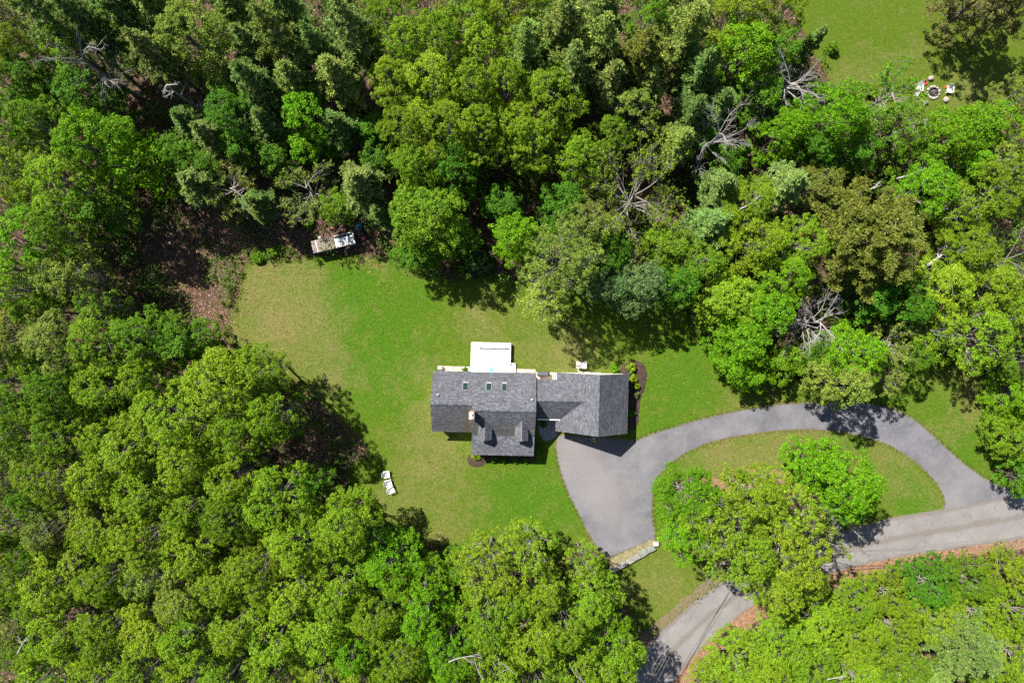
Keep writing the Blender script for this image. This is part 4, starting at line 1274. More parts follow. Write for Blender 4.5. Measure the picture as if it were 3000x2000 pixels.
# prototype meshes: kind -> list of (radius, height, crown mesh, wood mesh)
PROTO = {}
def proto(kind, R, H, gen, leafm, barkm):
    V, F, T = gen
    cm = mesh_np('crown', V, F, leafm) if V is not None else None
    PROTO.setdefault(kind, []).append((R, H, cm, T.mesh('trunk', barkm)))
LF, ND, BK, BP, DW = M['leaf'], M['needle'], M['bark'], M['bark_pale'], M['dead_wood']
for i, R in enumerate((3.0, 3.3, 4.0, 4.3, 4.8, 5.6)):
    proto('oak', R, 15, broadleaf(R, 15, 100 + i, 1.05, .070, .34, 7 + i % 3, .24, .15), LF, BP)
for i, R in enumerate((2.6, 3.4, 4.2, 5.0)):
    proto('maple', R, 14, broadleaf(R, 14, 200 + i, 1.1, .092, .46, 8, .16, .08), LF, BK)
for i, R in enumerate((2.6, 3.4, 4.4)):
    proto('loose', R, 15, broadleaf(R, 15, 300 + i, .70, .078, .36, 9, .28, .6, .22), LF, BP)
for i, R in enumerate((2.6, 3.4, 4.4)):
    proto('pine', R, 18, conifer(R, 18, 400 + i, .38, 1.6, .78, .155, .46), ND, BK)
for i, R in enumerate((5.6,)):
    proto('pine', R, 17, conifer(R, 17, 420 + i, .40, 1.9, .55, .165, .52), ND, BK)
proto('spruce', 1.9, 10, conifer(1.9, 10, 440, .08, 1.3, .95, .17, .38), ND, BK)
for i, R in enumerate((3.4, 5.2)):
    proto('sparse', R, 14, bare_tree(R, 14, 500 + i, 1.2 if R < 4 else 1.5, .5, .55, .10), LF, BP)
for i, R in enumerate((3.0, 3.6)):
    proto('bare', R, 13, bare_tree(R, 13, 600 + i, 1.25, .55), LF, DW)
proto('snag', 2.2, 12, bare_tree(2.2, 12, 650, 1.0, .4, 0, .1, True), LF, DW)
proto('shrub', 1.2, 1.6, bush(1.2, 1.6, 700), LF, BK)
proto('shrub', .7, .9, bush(.7, .9, 701, .085), LF, BK)
proto('shrub', 2.0, 2.8, bush(2.0, 2.8, 702, .14), LF, BK)

COLR = {'oak': (0.130, 0.215, 0.009), 'oakd': (0.092, 0.178, 0.008), 'yel': (0.160, 0.245, 0.012), 'maple': (0.100, 0.222, 0.005), 'mapled': (0.060, 0.150, 0.008), 'pale': (0.160, 0.225, 0.032),
        'pine': (0.165, 0.235, 0.048), 'pineb': (0.140, 0.218, 0.054), 'pined': (0.105, 0.178, 0.040), 'olive': (0.130, 0.165, 0.026), 'blue': (0.075, 0.135, 0.042), 'brown': (0.150, 0.155, 0.048), 'grey': (0.155, 0.205, 0.050)}
NAMES = {'oak': ('oak_tree', 'tree'), 'maple': ('maple_tree', 'tree'), 'loose': ('birch_tree', 'tree'), 'pine': ('pine_tree', 'pine'), 'spruce': ('spruce_tree', 'spruce'), 'sparse': ('budding_tree', 'tree'),
         'bare': ('bare_tree', 'bare tree'), 'snag': ('dead_snag', 'dead tree'), 'shrub': ('shrub', 'shrub')}
GROUPS = {'oak': 'broadleaf trees of the wood', 'maple': 'bright green trees', 'loose': 'open crowned trees', 'pine': 'pines in the wood', 'spruce': None, 'sparse': 'trees just coming into leaf', 'bare': 'bare grey trees', 'snag': 'dead snags', 'shrub': 'shrubs in the beds and edges'}
trng = random.Random(2024)
LABELS = {}
def plant(x, y, R2, shape, colour, H, label, tilt=None, wide=1.0):
    """x, y: middle of the crown in the 2352 px survey picture; R2 its radius there"""
    hc = H * .62 if shape != 'shrub' else 0
    X, Y = P(x, y, hc)
    R = R2 * S2 * (1 - hc / CAM_H) * 1.07
    cand = PROTO[shape]
    best = min(abs(math.log(c[0] / R)) for c in cand)
    pick = trng.choice([c for c in cand if abs(math.log(c[0] / R)) < best + .13])
    nm, cat = NAMES[shape]
    rz = trng.uniform(0, 2 * math.pi)
    assert label not in LABELS, label
    LABELS[label] = 1
    e = empty(nm, (X, Y, 0), rz, label, cat, GROUPS[shape])
    s = R / pick[0]
    e.scale = (s * trng.uniform(.97, 1.05) * wide, s * trng.uniform(.95, 1.03), H / pick[1])
    if tilt:
        e.rotation_euler = (tilt[0], tilt[1], rz if len(tilt) < 3 else tilt[2])
    tr_ = link('trunk', pick[3], e)
    if pick[2] is not None:
        c = COLR[colour]; j = trng.uniform(.86, 1.14); h = trng.uniform(-.08, .08)
        cr = link('crown', pick[2], e)
        cr.color = (c[0] * j * (1 + h), c[1] * j * (1 - h * .3), c[2] * j, 1)
    return e
FOREST = [
# --- top corner beyond the shelter (pines and mixed trees)
(112, 40, 62, 'pine', 'pineb', 18, 'grey-green pine, second from the corner along the top edge beyond the shelter'),
(205, 55, 52, 'pine', 'pined', 17, 'dark pine with bare lower boughs beside the grey-green corner pine'),
(30, 55, 62, 'loose', 'olive', 15, 'brownish thin-leaved tree filling the far top corner'),
(270, 12, 55, 'pine', 'pined', 18, 'dark pine cut by the top edge above the leaning grey tree'),
(365, 22, 52, 'pine', 'pine', 17, 'soft pale pine at the top edge next to the big light green maple'),
(470, 110, 92, 'maple', 'pale', 16, 'big light green maple at the top edge among dark pines'),
(365, 135, 52, 'pine', 'grey', 17, 'drab olive pine just above the broken white trunk'),
(180, 130, 62, 'loose', 'oakd', 13, 'green thin-crowned tree entwined with the leaning grey tree'),
(215, 150, 78, 'bare', 'grey', 15, 'leaning grey twiggy tree near the top corner far beyond the shelter'),
(215, 232, 74, 'maple', 'mapled', 12, 'deep green rounded tree below the leaning grey tree'),
(420, 222, 60, 'snag', 'grey', 14, 'broken white dead trunk with short stubs between pine and maple'),
(65, 120, 55, 'oak', 'oak', 14, 'yellow-green tree under the brownish corner tree'),
(95, 175, 50, 'maple', 'mapled', 12, 'low dark green tree just inside the yellow-green corner tree'),
(30, 205, 58, 'oak', 'oakd', 14, 'dim green tree on the edge, two crowns below the far top corner'),
(40, 285, 62, 'maple', 'maple', 15, 'bright green tree on the edge, three crowns below the far top corner'),
(118, 300, 62, 'oak', 'oakd', 14, 'mid green oak one crown in from the bright edge tree'),
(250, 345, 92, 'maple', 'maple', 16, 'broad bright green maple above the dark leaf-litter clearing'),
(335, 385, 55, 'maple', 'maple', 13, 'smaller green maple on the clearing side of the broad bright maple'),
(60, 400, 68, 'oak', 'oak', 15, 'olive green oak at the edge level with the shelter clearing'),
(165, 430, 74, 'oak', 'oak', 15, 'yellow-green oak between edge oak and the clearing below the broad maple'),
(235, 480, 60, 'maple', 'mapled', 12, 'shaded green maple at the corner of the dark clearing'),
(545, 270, 60, 'oak', 'mapled', 13, 'mid green oak below the big light green maple'),
(600, 200, 52, 'pine', 'pined', 17, 'dark slim pine between big light maple and the plumed pines'),
(490, 320, 45, 'pine', 'grey', 13, 'dull grey pine in shade below the broken white trunk'),
(440, 290, 40, 'pine', 'pined', 11, 'small shaded pine right beside the foot of the broken trunk'),
(455, 425, 52, 'pine', 'grey', 11, 'low olive pine at the upper rim of the leaf-litter clearing'),
(540, 435, 68, 'sparse', 'olive', 11, 'grey-twigged budding tree behind the rusty leaf litter'),
(590, 470, 40, 'pine', 'pined', 9, 'small dark pine between the two budding trees behind the shelter'),
(420, 360, 45, 'maple', 'mapled', 11, 'small green tree in the dark gap above the low olive pine'),
# --- top middle
(640, 95, 78, 'pine', 'pine', 19, 'large plumed pine at the top, first of the pine group before the oaks'),
(660, 15, 52, 'pine', 'pineb', 18, 'pine cut by the top edge above the large plumed pine'),
(735, 120, 48, 'pine', 'pined', 17, 'dark pine squeezed between two plumed pines'),
(812, 85, 72, 'pine', 'pineb', 19, 'blue-grey plumed pine with a white dead bough, next to the oak mass'),
(790, 190, 60, 'pine', 'pine', 16, 'lower plumed pine directly below the blue-grey one'),
(695, 195, 55, 'pine', 'pine', 15, 'soft green pine above the round vivid maple'),
(712, 285, 72, 'maple', 'maple', 13, 'round vivid green maple standing alone in dark shade above the shelter'),
(785, 300, 50, 'pine', 'pined', 12, 'shaded pine beside the round vivid maple'),
(620, 290, 45, 'pine', 'pined', 12, 'dark pine on the other side of the round vivid maple'),
(708, 432, 66, 'sparse', 'olive', 11, 'budding tree with radiating pale twigs directly behind the shelter'),
(832, 420, 56, 'pine', 'grey', 12, 'olive pine with a bald grey top near the shelter'),
(775, 478, 42, 'maple', 'oakd', 8, 'small green tree just above the white end of the shelter'),
(870, 490, 34, 'pine', 'pined', 9, 'small dark pine between shelter and the lawn-side maple'),
(905, 45, 66, 'oak', 'oak', 15, 'first yellow-green oak at the top edge beside the pines'),
(985, 25, 58, 'oak', 'yel', 15, 'bright oak at the top edge, second after the pines'),
(1075, 45, 78, 'oak', 'yel', 16, 'broad yellow oak at the top edge, third after the pines'),
(1160, 40, 62, 'oak', 'oak', 15, 'green-gold oak at the top edge before the pale pines'),
(930, 130, 66, 'oak', 'oak', 15, 'oak in the second row, nearest the plumed pines'),
(1010, 125, 72, 'oak', 'oak', 16, 'oak in the middle of the second row of the oak mass'),
(1100, 135, 66, 'oak', 'yel', 15, 'golden oak in the second row near the pale pines'),
(915, 215, 60, 'oak', 'oak', 15, 'oak in the third row, over the dark gap beside the plumed pine'),
(990, 215, 74, 'oak', 'yel', 16, 'wide golden oak at the heart of the oak mass'),
(1075, 225, 74, 'oak', 'oak', 16, 'olive-gold oak next to the wide golden oak at its heart'),
(1160, 215, 62, 'oak', 'oak', 15, 'oak in the third row touching the pale pines'),
(935, 305, 58, 'oak', 'oak', 14, 'oak in the fourth row with a few bare twigs over the dark gap'),
(1020, 310, 70, 'oak', 'oak', 15, 'oak in the fourth row with a yellowish dome'),
(1105, 315, 68, 'oak', 'oak', 15, 'oak in the fourth row with bare twigs on its lower rim'),
(1185, 300, 60, 'oak', 'oak', 14, 'oak in the fourth row below the pale pines'),
(960, 390, 62, 'maple', 'oakd', 13, 'green maple behind the big lawn-side maple'),
(1045, 395, 66, 'maple', 'mapled', 12, 'deeper green tree between oak mass and the dark gap'),
(985, 500, 98, 'maple', 'oakd', 13, 'big round green maple at the lawn edge next to the shelter'),
(960, 575, 55, 'maple', 'mapled', 9, 'lower dark skirt tree under the big lawn-side maple'),
(1060, 545, 45, 'maple', 'mapled', 9, 'dark green tree between the big lawn-side maple and the little round one'),
(1100, 600, 37, 'shrub', 'blue', 4.5, 'small round blue-green tree at the shaded lawn edge'),
(1185, 545, 66, 'maple', 'maple', 11, 'bright green maple behind the small round blue-green tree'),
(1150, 470, 50, 'maple', 'mapled', 9, 'shaded maple in the dark gap above the bright one'),
# --- pale pines and mixed trees, upper middle
(1210, 125, 66, 'pine', 'pine', 18, 'first pale pine beside the oak mass'),
(1290, 75, 72, 'pine', 'pine', 18, 'tall pale pine with a dark stem showing, near the top edge'),
(1250, 40, 48, 'oak', 'oakd', 13, 'green oak at the top edge behind the first pale pine'),
(1310, 165, 62, 'pine', 'pineb', 17, 'bluish pine with hanging dead twigs in the pale pine group'),
(1375, 110, 66, 'pine', 'pine', 18, 'middle pine of the pale pine group'),
(1385, 25, 60, 'pine', 'pineb', 17, 'pine at the top edge in the middle of the pale group'),
(1465, 145, 70, 'pine', 'olive', 18, 'yellowest pine of the pale group'),
(1395, 195, 48, 'pine', 'grey', 15, 'drab lower pine under the yellowest one'),
(1570, 90, 74, 'pine', 'pine', 18, 'last broad pine of the pale group, beside the bright top oak'),
(1600, 165, 52, 'pine', 'pined', 15, 'dark pine over the black gap beside the broad last pine'),
(1495, 30, 55, 'oak', 'maple', 14, 'bright green oak at the top edge between two pines'),
(1570, 10, 50, 'pine', 'grey', 17, 'half-dead grey pine cut by the top edge'),
(1265, 245, 72, 'oak', 'oak', 15, 'oak below the bluish pine with dark gap behind it'),
(1220, 345, 60, 'oak', 'oak', 13, 'oak between the fourth oak row and the budding giant'),
(1330, 375, 60, 'oak', 'oak', 13, 'bright oak right above the grey budding giant'),
(1450, 265, 66, 'loose', 'pale', 13, 'pale blossom-like tree in the dark gap under the yellowest pine'),
(1400, 320, 48, 'oak', 'oakd', 11, 'dark green oak under the pale blossom-like tree'),
(1583, 262, 44, 'pine', 'pined', 14, 'slim pine beside the pale blossom-like tree'),
(1555, 330, 48, 'pine', 'pine', 13, 'lower soft pine below the slim pine'),
(1648, 312, 66, 'bare', 'grey', 17, 'grey leaning dead tree over the black gap between pines and maples'),
(1455, 455, 116, 'sparse', 'oak', 15, 'grey-branched budding giant in the middle of the wood above the house'),
(1600, 330, 40, 'maple', 'mapled', 9, 'dark undertree beneath the grey leaning dead tree'),
(1290, 470, 56, 'maple', 'mapled', 11, 'dark maple on the oak side of the budding giant'),
(1350, 510, 55, 'loose', 'olive', 13, 'reddish thin tree at the foot of the budding giant'),
(1640, 430, 50, 'pine', 'pineb', 12, 'soft grey pine right beside the budding giant'),
(1700, 30, 74, 'oak', 'yel', 15, 'bright yellow oak at the top edge by the meadow'),
(1790, 45, 50, 'oak', 'oak', 13, 'oak overhanging the upper meadow corner'),
(1700, 130, 80, 'maple', 'maple', 14, 'rich green maple below the bright yellow oak by the meadow'),
(1785, 125, 48, 'maple', 'mapled', 11, 'dark maple on the meadow rim beside the rich green one'),
(1800, 195, 66, 'bare', 'grey', 12, 'white bare tree spreading twigs near the meadow corner'),
(1735, 230, 55, 'maple', 'mapled', 10, 'shaded maple beneath the white bare tree by the meadow'),
(1895, 275, 88, 'maple', 'maple', 13, 'large vivid maple below the meadow and the spruce'),
(1790, 310, 62, 'maple', 'maple', 12, 'vivid maple beside the leaning dead tree'),
(1870, 350, 58, 'maple', 'mapled', 10, 'dark lower maple under the large vivid one'),
(1867, 103, 36, 'spruce', 'pined', 10, 'small star-topped spruce on the meadow rim'),
(1906, 117, 15, 'shrub', 'oakd', 1.6, 'single small shrub in the meadow grass by the spruce'),
(1994, 212, 16, 'shrub', 'olive', 1.6, 'dull shrub in the grass next to the leaning forked tree'),
(2040, 225, 70, 'sparse', 'maple', 12, 'leaning forked grey tree half in leaf at the meadow edge'),
(2060, 300, 62, 'loose', 'oakd', 11, 'thin green tree below the leaning forked one'),
(2180, 322, 86, 'maple', 'maple', 12, 'big vivid maple directly below the fire pit'),
(2255, 292, 56, 'maple', 'maple', 11, 'vivid maple beside the big one, toward the olive corner tree'),
(2200, 390, 50, 'maple', 'maple', 10, 'small vivid maple below the big fire-pit maple'),
(2305, 235, 52, 'oak', 'olive', 11, 'olive tree at the edge beside the meadow shade'),
(2262, -8, 88, 'maple', 'brown', 14, 'huge brownish tree at the top corner shading the meadow'),
(2350, 5, 70, 'maple', 'brown', 14, 'brownish tree in the very top corner beyond the meadow'),
(1875, 435, 52, 'oak', 'olive', 10, 'small olive oak above the great olive pine'),
(1800, 425, 56, 'pine', 'pineb', 13, 'grey-green pine above the road-side wood, next to small olive oak'),
(1985, 540, 122, 'pine', 'olive', 17, 'great spreading olive pine in the middle of the wood above the loop'),
(2110, 440, 64, 'oak', 'maple', 12, 'leafy green oak between great olive pine and big vivid maple'),
(2200, 470, 62, 'loose', 'oak', 11, 'thin yellow-green tree with dark forked limbs beyond the great pine'),
(2295, 430, 84, 'oak', 'oak', 12, 'wide yellow-green oak near the edge below the olive tree'),
(2325, 335, 56, 'oak', 'oak', 11, 'bright oak at the edge under the olive tree'),
(2260, 370, 46, 'loose', 'pale', 10, 'pale twiggy tree with fallen wood at its side'),
# --- above the house
(1405, 590, 56, 'maple', 'mapled', 9, 'dark tree in the shade between the pale tree and the blue-green one'),
(1470, 655, 64, 'maple', 'blue', 11.5, 'dark blue-green tree at the lawn edge behind the garage'),
(1395, 660, 50, 'maple', 'blue', 10, 'lower blue-green tree half hidden beside the pale twiggy one'),
(1285, 600, 96, 'loose', 'pale', 15.5, 'pale twiggy tree reaching over the lawn behind the house'),
(1330, 540, 50, 'loose', 'pale', 12, 'pale thin tree just behind the one reaching over the lawn'),
(1255, 680, 62, 'loose', 'pale', 12.5, 'pale low tree with white twigs at the lawn edge above the deck'),
(1530, 560, 52, 'maple', 'oakd', 11, 'green tree behind the dark blue-green one'),
(1595, 600, 68, 'oak', 'oakd', 11, 'mid green oak between blue-green tree and the bright lawn maples'),
(1555, 660, 50, 'maple', 'mapled', 11, 'shaded maple beside the dark blue-green tree'),
(1630, 520, 56, 'pine', 'pineb', 12, 'soft grey pine with a pale trunk below the budding giant'),
(1720, 555, 70, 'oak', 'oak', 12, 'yellow-green oak between the grey pine and the bare white tree'),
(1705, 470, 60, 'oak', 'oak', 12, 'oak with a fallen pale limb above the yellow-green one'),
(1830, 560, 62, 'oak', 'oak', 12, 'oak hard against the great olive pine on the house side'),
(1790, 640, 60, 'oak', 'maple', 11, 'green oak above the bare white tree'),
(1665, 690, 78, 'maple', 'yel', 10, 'bright yellow-green maple at the lawn edge, uppermost of the driveway side row'),
(1745, 720, 76, 'maple', 'maple', 11, 'bright maple behind the uppermost lawn edge one'),
(1700, 790, 74, 'maple', 'maple', 9.5, 'bright maple overhanging the lawn halfway down to the driveway'),
(1728, 845, 54, 'maple', 'maple', 6, 'bright low maple by the driveway curve on the garage side'),
(1800, 828, 54, 'maple', 'oakd', 6.5, 'maple in the row just above the driveway between two brighter ones'),
(1868, 745, 78, 'bare', 'grey', 11, 'white bare tree rising above the vivid maples near the driveway'),
(1950, 810, 76, 'maple', 'maple', 11, 'vivid maple just below the white bare tree'),
(1922, 878, 66, 'maple', 'pale', 12.5, 'light green maple leaning over the top of the driveway loop'),
(1868, 812, 48, 'maple', 'mapled', 7, 'dark maple between white bare tree and the driveway'),
(2035, 790, 52, 'sparse', 'pale', 10, 'thin budding tree beside the vivid maple over the driveway'),
(2025, 870, 40, 'loose', 'olive', 8, 'olive thin tree at the shaded lawn corner by the driveway'),
(2085, 700, 62, 'maple', 'mapled', 10, 'shaded green tree below the great olive pine'),
(2000, 690, 52, 'maple', 'mapled', 10, 'dark tree in the shade of the great olive pine'),
(2145, 670, 74, 'oak', 'yel', 11, 'yellow oak beyond the great olive pine with pale boughs'),
(2235, 770, 82, 'loose', 'oak', 11, 'yellow-green thin tree shading the lawn above the loop'),
(2150, 760, 52, 'loose', 'oak', 10, 'olive thin tree between yellow oak and the shaded lawn'),
(2330, 730, 64, 'oak', 'oak', 11, 'oak at the edge above the shaded lawn corner'),
(2310, 600, 84, 'sparse', 'oak', 12, 'large budding tree with white limbs at the edge beyond the yellow oak'),
(2205, 575, 66, 'oak', 'oak', 11, 'oak around the dark fallen trunk beyond the great olive pine'),
(2260, 660, 60, 'oak', 'oak', 11, 'oak below the large budding tree with white limbs'),
(2330, 820, 48, 'oak', 'oakd', 10, 'mid green oak at the edge above the roadside bushes'),
(2335, 915, 60, 'maple', 'maple', 7, 'low green tree at the edge beside the end of the loop lawn'),
(2325, 1010, 62, 'maple', 'oakd', 7, 'green roadside tree at the edge above the road junction'),
(2350, 1095, 46, 'maple', 'mapled', 7, 'dark roadside tree at the edge casting shade on the road junction'),
# --- island of the loop and roadside
(1580, 1135, 82, 'oak', 'maple', 12, 'bright maple at the parking side of the loop island'),
(1640, 1190, 82, 'loose', 'oak', 14, 'grey-limbed thin tree in the middle of the island clump'),
(1570, 1225, 62, 'oak', 'maple', 10, 'low bright maple beside the end of the stone wall'),
(1730, 1140, 76, 'oak', 'oak', 14, 'yellow-green oak on the upper side of the island clump'),
(1800, 1160, 76, 'loose', 'yel', 14, 'speckled yellow tree at the centre of the island clump'),
(1925, 1105, 90, 'maple', 'maple', 13, 'vivid round maple at the tip of the island clump'),
(1870, 1060, 52, 'maple', 'maple', 11, 'vivid smaller maple on the driveway side of the island tip'),
(1935, 1195, 46, 'bare', 'grey', 8, 'brown bare spray of branches over the road below the vivid maple'),
(1700, 1255, 88, 'oak', 'yel', 14, 'dense oak over the grass between wall and road'),
(1800, 1270, 86, 'oak', 'yel', 14, 'dense oak on the road side of the island clump'),
(1875, 1230, 62, 'sparse', 'pale', 12, 'speckled budding tree by the shaded road'),
(1775, 1350, 66, 'oak', 'yel', 13, 'bright oak hiding the bend of the road'),
(1840, 1330, 46, 'oak', 'oak', 10, 'smaller oak on the far side of the road bend'),
# --- bottom corner below the road
(1950, 1385, 60, 'oak', 'oak', 6, 'low yellow-green tree on the slope just below the red bank'),
(1870, 1430, 72, 'oak', 'yel', 7, 'bright low oak below the road bend'),
(1790, 1470, 74, 'oak', 'oak', 8, 'oak on the slope opposite the shaded road'),
(1700, 1510, 70, 'oak', 'yel', 7, 'bright yellow oak above the red bank at the bottom of the road'),
(1640, 1560, 56, 'oak', 'yel', 6, 'pale yellow bush-like oak at the bottom edge beside the road'),
(2040, 1365, 60, 'oak', 'oak', 6, 'slope oak halfway along below the red bank'),
(2130, 1340, 62, 'oak', 'mapled', 6, 'dark green slope tree under the red bank'),
(2215, 1325, 58, 'oak', 'oakd', 6, 'dark green slope tree near the far end of the red bank'),
(2310, 1310, 62, 'oak', 'yel', 6, 'yellowish slope tree at the edge under the road'),
(1960, 1470, 74, 'oak', 'oak', 7, 'oak in the middle of the lower slope'),
(2050, 1445, 66, 'oak', 'oak', 7, 'olive oak beside the lime one on the lower slope'),
(2150, 1420, 72, 'oak', 'yel', 7, 'lime oak above the pale slope pine'),
(2240, 1410, 62, 'oak', 'yel', 7, 'lime oak with bare twigs beyond the pale slope pine'),
(2330, 1400, 58, 'oak', 'oak', 7, 'green-gold oak at the edge of the lower slope'),
(2225, 1490, 86, 'pine', 'pined', 12, 'pale slope pine near the bottom corner'),
(2325, 1500, 62, 'oak', 'yel', 8, 'lime oak in the bottom corner past the pale slope pine'),
(1860, 1530, 72, 'oak', 'oak', 8, 'oak at the bottom edge, second from the road'),
(1760, 1550, 66, 'oak', 'oak', 8, 'oak at the bottom edge, first after the yellow roadside ones'),
(1960, 1550, 66, 'oak', 'oak', 8, 'oak at the bottom edge behind the white fallen branch'),
(2070, 1530, 66, 'oak', 'oakd', 8, 'darker oak at the bottom edge beside the pale pine'),
(2130, 1565, 50, 'pine', 'pine', 10, 'small pale pine cut by the bottom edge'),
(2290, 1565, 55, 'oak', 'oak', 8, 'oak cut by the bottom edge under the lime corner oak'),
(2060, 1600, 60, 'oak', 'oak', 8, 'oak mostly below the bottom edge between pale pines'),
# --- wood opposite, facing the lawn by the white chairs
(520, 885, 108, 'oak', 'yel', 16, 'great golden oak shading the lawn corner above the white chairs'),
(600, 850, 60, 'oak', 'yel', 14, 'golden oak at the lawn tip beside the great one'),
(630, 950, 66, 'oak', 'oak', 15, 'oak casting the long shadow across the lawn edge'),
(430, 950, 82, 'oak', 'yel', 16, 'golden oak behind the great one'),
(560, 990, 62, 'oak', 'oak', 15, 'oak between the great golden oak and the brown bare ground'),
(430, 785, 56, 'maple', 'mapled', 12, 'dark glossy tree at the end of the leaf-litter clearing'),
(355, 775, 66, 'oak', 'oakd', 14, 'oak next to the dark glossy tree'),
(255, 785, 74, 'oak', 'oak', 15, 'oak two crowns back from the dark glossy tree'),
(160, 790, 70, 'oak', 'olive', 15, 'olive oak three crowns back from the dark glossy tree'),
(55, 770, 74, 'oak', 'olive', 15, 'olive oak at the edge level with the dark glossy tree'),
(175, 640, 72, 'loose', 'pale', 14, 'pale tree with blue-green tint bordering the dark clearing'),
(65, 560, 70, 'oak', 'maple', 15, 'bright green oak at the edge, level with the rusty litter'),
(150, 545, 58, 'oak', 'oakd', 14, 'mid green oak between the edge oak and the dark clearing'),
(65, 665, 68, 'oak', 'oak', 15, 'oak at the edge beside the pale blue-tinted tree'),
(245, 705, 46, 'loose', 'oakd', 12, 'slim tree at the dark clearing below the pale blue-tinted tree'),
(55, 880, 72, 'oak', 'oakd', 15, 'dim oak on the edge level with the great golden oak'),
(160, 890, 74, 'oak', 'oakd', 15, 'dim oak second from the edge level with the great golden oak'),
(260, 880, 66, 'oak', 'oak', 14, 'oak third from the edge level with the great golden oak'),
(345, 870, 56, 'oak', 'oak', 14, 'oak at the little rusty gap behind the great golden oak'),
(60, 985, 70, 'oak', 'oakd', 15, 'dark oak on the edge one crown lower than the golden oaks'),
(165, 990, 70, 'oak', 'oakd', 14, 'dark oak beside the small black gap, second from the edge'),
(255, 990, 60, 'oak', 'oak', 13, 'oak over the small rusty gap'),
(340, 1010, 74, 'oak', 'yel', 15, 'golden oak below the rusty gap'),
(450, 1050, 76, 'oak', 'yel', 15, 'golden oak two crowns behind the brown bare ground'),
(545, 1085, 62, 'oak', 'oak', 14, 'oak on the rim of the brown bare ground'),
(640, 1140, 80, 'oak', 'oak', 15, 'oak directly below the brown bare ground'),
(720, 1110, 40, 'maple', 'mapled', 9, 'small dark tree between the oak and the brown bare ground'),
(45, 1090, 66, 'loose', 'olive', 14, 'twiggy olive tree on the edge with white fallen limbs'),
(150, 1090, 72, 'oak', 'oak', 15, 'oak beside the twiggy olive edge tree'),
(250, 1090, 72, 'oak', 'yel', 15, 'bright oak third from the edge in the upper lower-wood row'),
(350, 1110, 70, 'oak', 'oak', 15, 'oak fourth from the edge in the upper lower-wood row'),
(545, 1180, 76, 'oak', 'oakd', 15, 'greyish oak one crown behind the brown bare ground'),
(450, 1150, 66, 'oak', 'oak', 14, 'oak two crowns behind the brown bare ground, below the golden one'),
(795, 1195, 92, 'oak', 'oak', 15, 'large oak nearest to the white chairs'),
(700, 1230, 70, 'oak', 'oak', 15, 'oak behind the large one nearest the white chairs'),
(905, 1290, 72, 'oak', 'maple', 12, 'fresh green oak at the lawn edge below the white chairs'),
(985, 1320, 50, 'oak', 'maple', 11, 'small fresh oak beside the brown gap at the lawn edge'),
(860, 1240, 40, 'oak', 'mapled', 9, 'low dark oak in the lawn edge shade below the white chairs'),
(55, 1190, 68, 'oak', 'oakd', 14, 'dark oak on the edge under the white fallen limbs'),
(150, 1200, 70, 'loose', 'olive', 14, 'twiggy olive tree with a fallen trunk at its foot'),
(250, 1200, 70, 'oak', 'oak', 14, 'oak at the long dark rift in the lower wood'),
(350, 1220, 74, 'oak', 'yel', 15, 'lime oak above the pale-topped tree in the lower wood'),
(450, 1250, 70, 'oak', 'oak', 14, 'oak behind the greyish one in the lower wood'),
(600, 1290, 76, 'oak', 'oak', 15, 'oak with several small dark gaps around it in the lower wood'),
(525, 1320, 62, 'oak', 'oak', 14, 'oak beside the reddish pit in the lower wood'),
(690, 1330, 70, 'oak', 'yel', 15, 'lime oak third in from the fresh lawn edge oak'),
(780, 1330, 78, 'oak', 'oak', 15, 'dense oak second in from the fresh lawn edge oak'),
(60, 1300, 72, 'oak', 'oak', 15, 'oak on the edge in the middle of the lower wood'),
(160, 1310, 72, 'oak', 'yel', 15, 'lime oak second from the edge in the lower wood'),
(270, 1310, 74, 'oak', 'oak', 15, 'oak next to the pale-topped tree on its edge side'),
(365, 1310, 58, 'loose', 'pale', 15, 'pale-topped thin tree in the middle of the lower wood'),
(440, 1350, 62, 'oak', 'pale', 15, 'pale-topped oak beside the thin one in the lower wood'),
(880, 1385, 78, 'oak', 'oak', 15, 'oak one crown below the fresh lawn edge oak'),
(980, 1400, 68, 'oak', 'maple', 14, 'green oak round the brown gap below the lawn'),
(1125, 1290, 88, 'loose', 'yel', 14, 'golden feathery tree jutting into the lawn below the house'),
(1215, 1250, 56, 'loose', 'yel', 13, 'golden feathery tree at the lawn near the driveway foot'),
(1060, 1290, 40, 'oak', 'oakd', 10, 'low oak in the shade beside the golden feathery tree'),
(1130, 1400, 84, 'oak', 'oak', 15, 'oak behind the golden feathery tree'),
(1240, 1345, 62, 'oak', 'oak', 14, 'oak between golden feathery tree and the purple bushes'),
(1340, 1290, 46, 'loose', 'oak', 11, 'small grey-twigged tree at the foot of the driveway'),
(1360, 1370, 66, 'oak', 'oak', 13, 'oak just below the stone wall end'),
(1290, 1410, 66, 'oak', 'oak', 15, 'oak one crown back from the wall end'),
(1220, 1445, 70, 'oak', 'oak', 15, 'oak two crowns back from the wall end'),
(1385, 1445, 62, 'oak', 'maple', 11, 'shadowed green oak by the shaded road'),
(1410, 1500, 66, 'oak', 'oak', 14, 'oak overhanging the shaded road near the bottom edge'),
(1320, 1510, 72, 'oak', 'oak', 15, 'oak one crown back from the shaded road'),
(1230, 1540, 66, 'oak', 'oakd', 15, 'oak two crowns back from the shaded road at the bottom edge'),
(1400, 1570, 58, 'oak', 'oak', 13, 'oak cut by the bottom edge at the shaded road'),
(60, 1410, 72, 'loose', 'olive', 14, 'twiggy tree on the edge with a white forked dead limb'),
(165, 1420, 72, 'oak', 'oak', 15, 'oak beside the white forked dead limb'),
(270, 1420, 72, 'oak', 'oak', 15, 'oak second in from the white forked dead limb'),
(370, 1420, 70, 'oak', 'yel', 15, 'lime oak third in from the white forked dead limb'),
